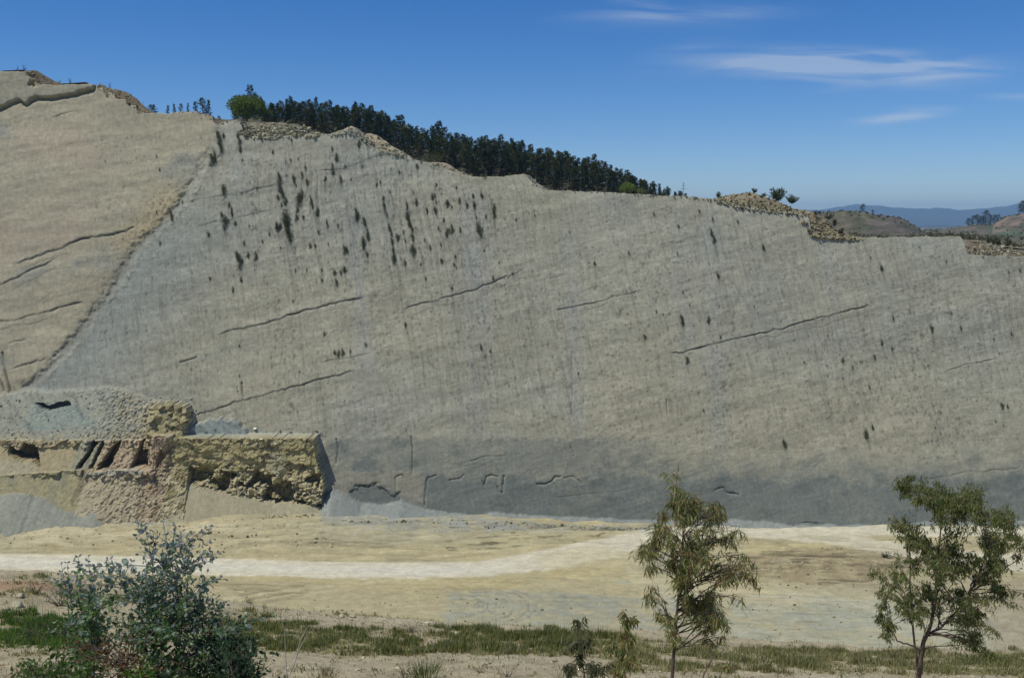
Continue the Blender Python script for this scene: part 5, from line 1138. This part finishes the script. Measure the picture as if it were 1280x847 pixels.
def build_weeds():
    rr = random.Random(61); rs = np.random.RandomState(61); lb = LB(); n = 9000; y = rs.uniform(23, 43, n); x = rs.uniform(-.58, .58, n)*y; z = near_z(x, y); PX, PY = proj(x, y, z); g, n1, n2 = soil_masks(PX, PY, x, y)
    for i in range(n):
        if rr.random() > .06+.33*min(1, g[i]*1.3): continue
        b = Vector((x[i], y[i], z[i])); h = rr.uniform(.05, .22)*(1.5 if rr.random() < .15 else 1); q = rr.random()
        if q < .35:      # dry stalks
            for _ in range(rr.randint(3, 7)): lb.leaf(b, Vector((rr.gauss(0, .35), rr.gauss(0, .35), 1)), rvec(rr), h*rr.uniform(1, 2.4), .012, (.36, .30, .17), .1, .3)
        elif q < .5:     # straw and litter lying flat
            for _ in range(4): lb.leaf(b+Vector((rr.gauss(0, .1), rr.gauss(0, .1), .02)), Vector((rr.gauss(0, 1), rr.gauss(0, 1), .1)), Vector((0, 0, 1)), .14, .02, (.42, .34, .22) if rr.random() < .6 else (.12, .09, .06), .05, .5)
        else:            # leafy rosettes
            c0 = rr.choice([(.10, .14, .04), (.14, .17, .05), (.17, .17, .07), (.09, .11, .05)])
            for _ in range(rr.randint(8, 16)):
                k = rr.uniform(.6, 1.4); lb.leaf(b+Vector((rr.gauss(0, .06), rr.gauss(0, .06), rr.uniform(0, h))), Vector((rr.gauss(0, 1), rr.gauss(0, 1), rr.uniform(.1, 1.2))), rvec(rr), rr.uniform(.05, .12), rr.uniform(.02, .045), (c0[0]*k, c0[1]*k, c0[2]*k))
    tag(link('weeds', lb.mesh('weeds'), M_grass), 'low weeds, dry stalks and straw between the grass', 'weeds', kind=Q)
build_weeds()
def grass_clump(px, py, h, label, seed, n=160, wd=.25, c0=(.14, .17, .06)):
    r = random.Random(seed); p = near_pt(px, py) or at(px, py, 27); p.z = float(near_z(p.x, p.y)); root_lb = LB()
    for _ in range(n):
        b = Vector((r.gauss(0, wd*.4), r.gauss(0, wd*.4), 0)); d = Vector((b.x*1.2+r.gauss(0, .18), b.y+r.gauss(0, .18), 1)); g = r.uniform(.7, 1.4); root_lb.leaf(b, d, rvec(r), h*r.uniform(.5, 1), .018, (c0[0]*g, c0[1]*g, c0[2]*g), .12, .3)
    tag(link('grass_clump', root_lb.mesh('grass_clump'), M_grass, loc=p), label, 'grass clump', 'tall grass clumps')
grass_clump(531, 848, .75, 'tall upright green grass clump at the bottom centre', 1, 220, .5)
grass_clump(408, 846, .3, 'low dry grass clump on the bare soil', 2, 120, .4, (.25, .21, .12))

# ------------------------------------------------------------------ air
def build_haze():
    import bmesh
    bm = bmesh.new(); bmesh.ops.create_cube(bm, size=1); me = bpy.data.meshes.new('haze'); bm.to_mesh(me); bm.free()
    o = link('haze', me); o.scale = (36000, 15700+200, 480); o.location = (0, (15700-200)/2, 0); zb, zt = -330, 260
    o.scale.z = zt-zb; o.location.z = (zt+zb)/2
    m = bpy.data.materials.new('haze_air'); m.use_nodes = True; nt = m.node_tree; nt.nodes.clear(); out = nt.nodes.new('ShaderNodeOutputMaterial'); v = nt.nodes.new('ShaderNodeVolumePrincipled')
    v.inputs['Color'].default_value = (.45, .72, 1, 1); v.inputs['Density'].default_value = HAZE_DENSITY; v.inputs['Anisotropy'].default_value = .0
    nt.links.new(v.outputs[0], out.inputs['Volume']); me.materials.append(m); tag(o, 'thin blue daytime haze over the valley', 'haze', kind=Q)
build_haze()
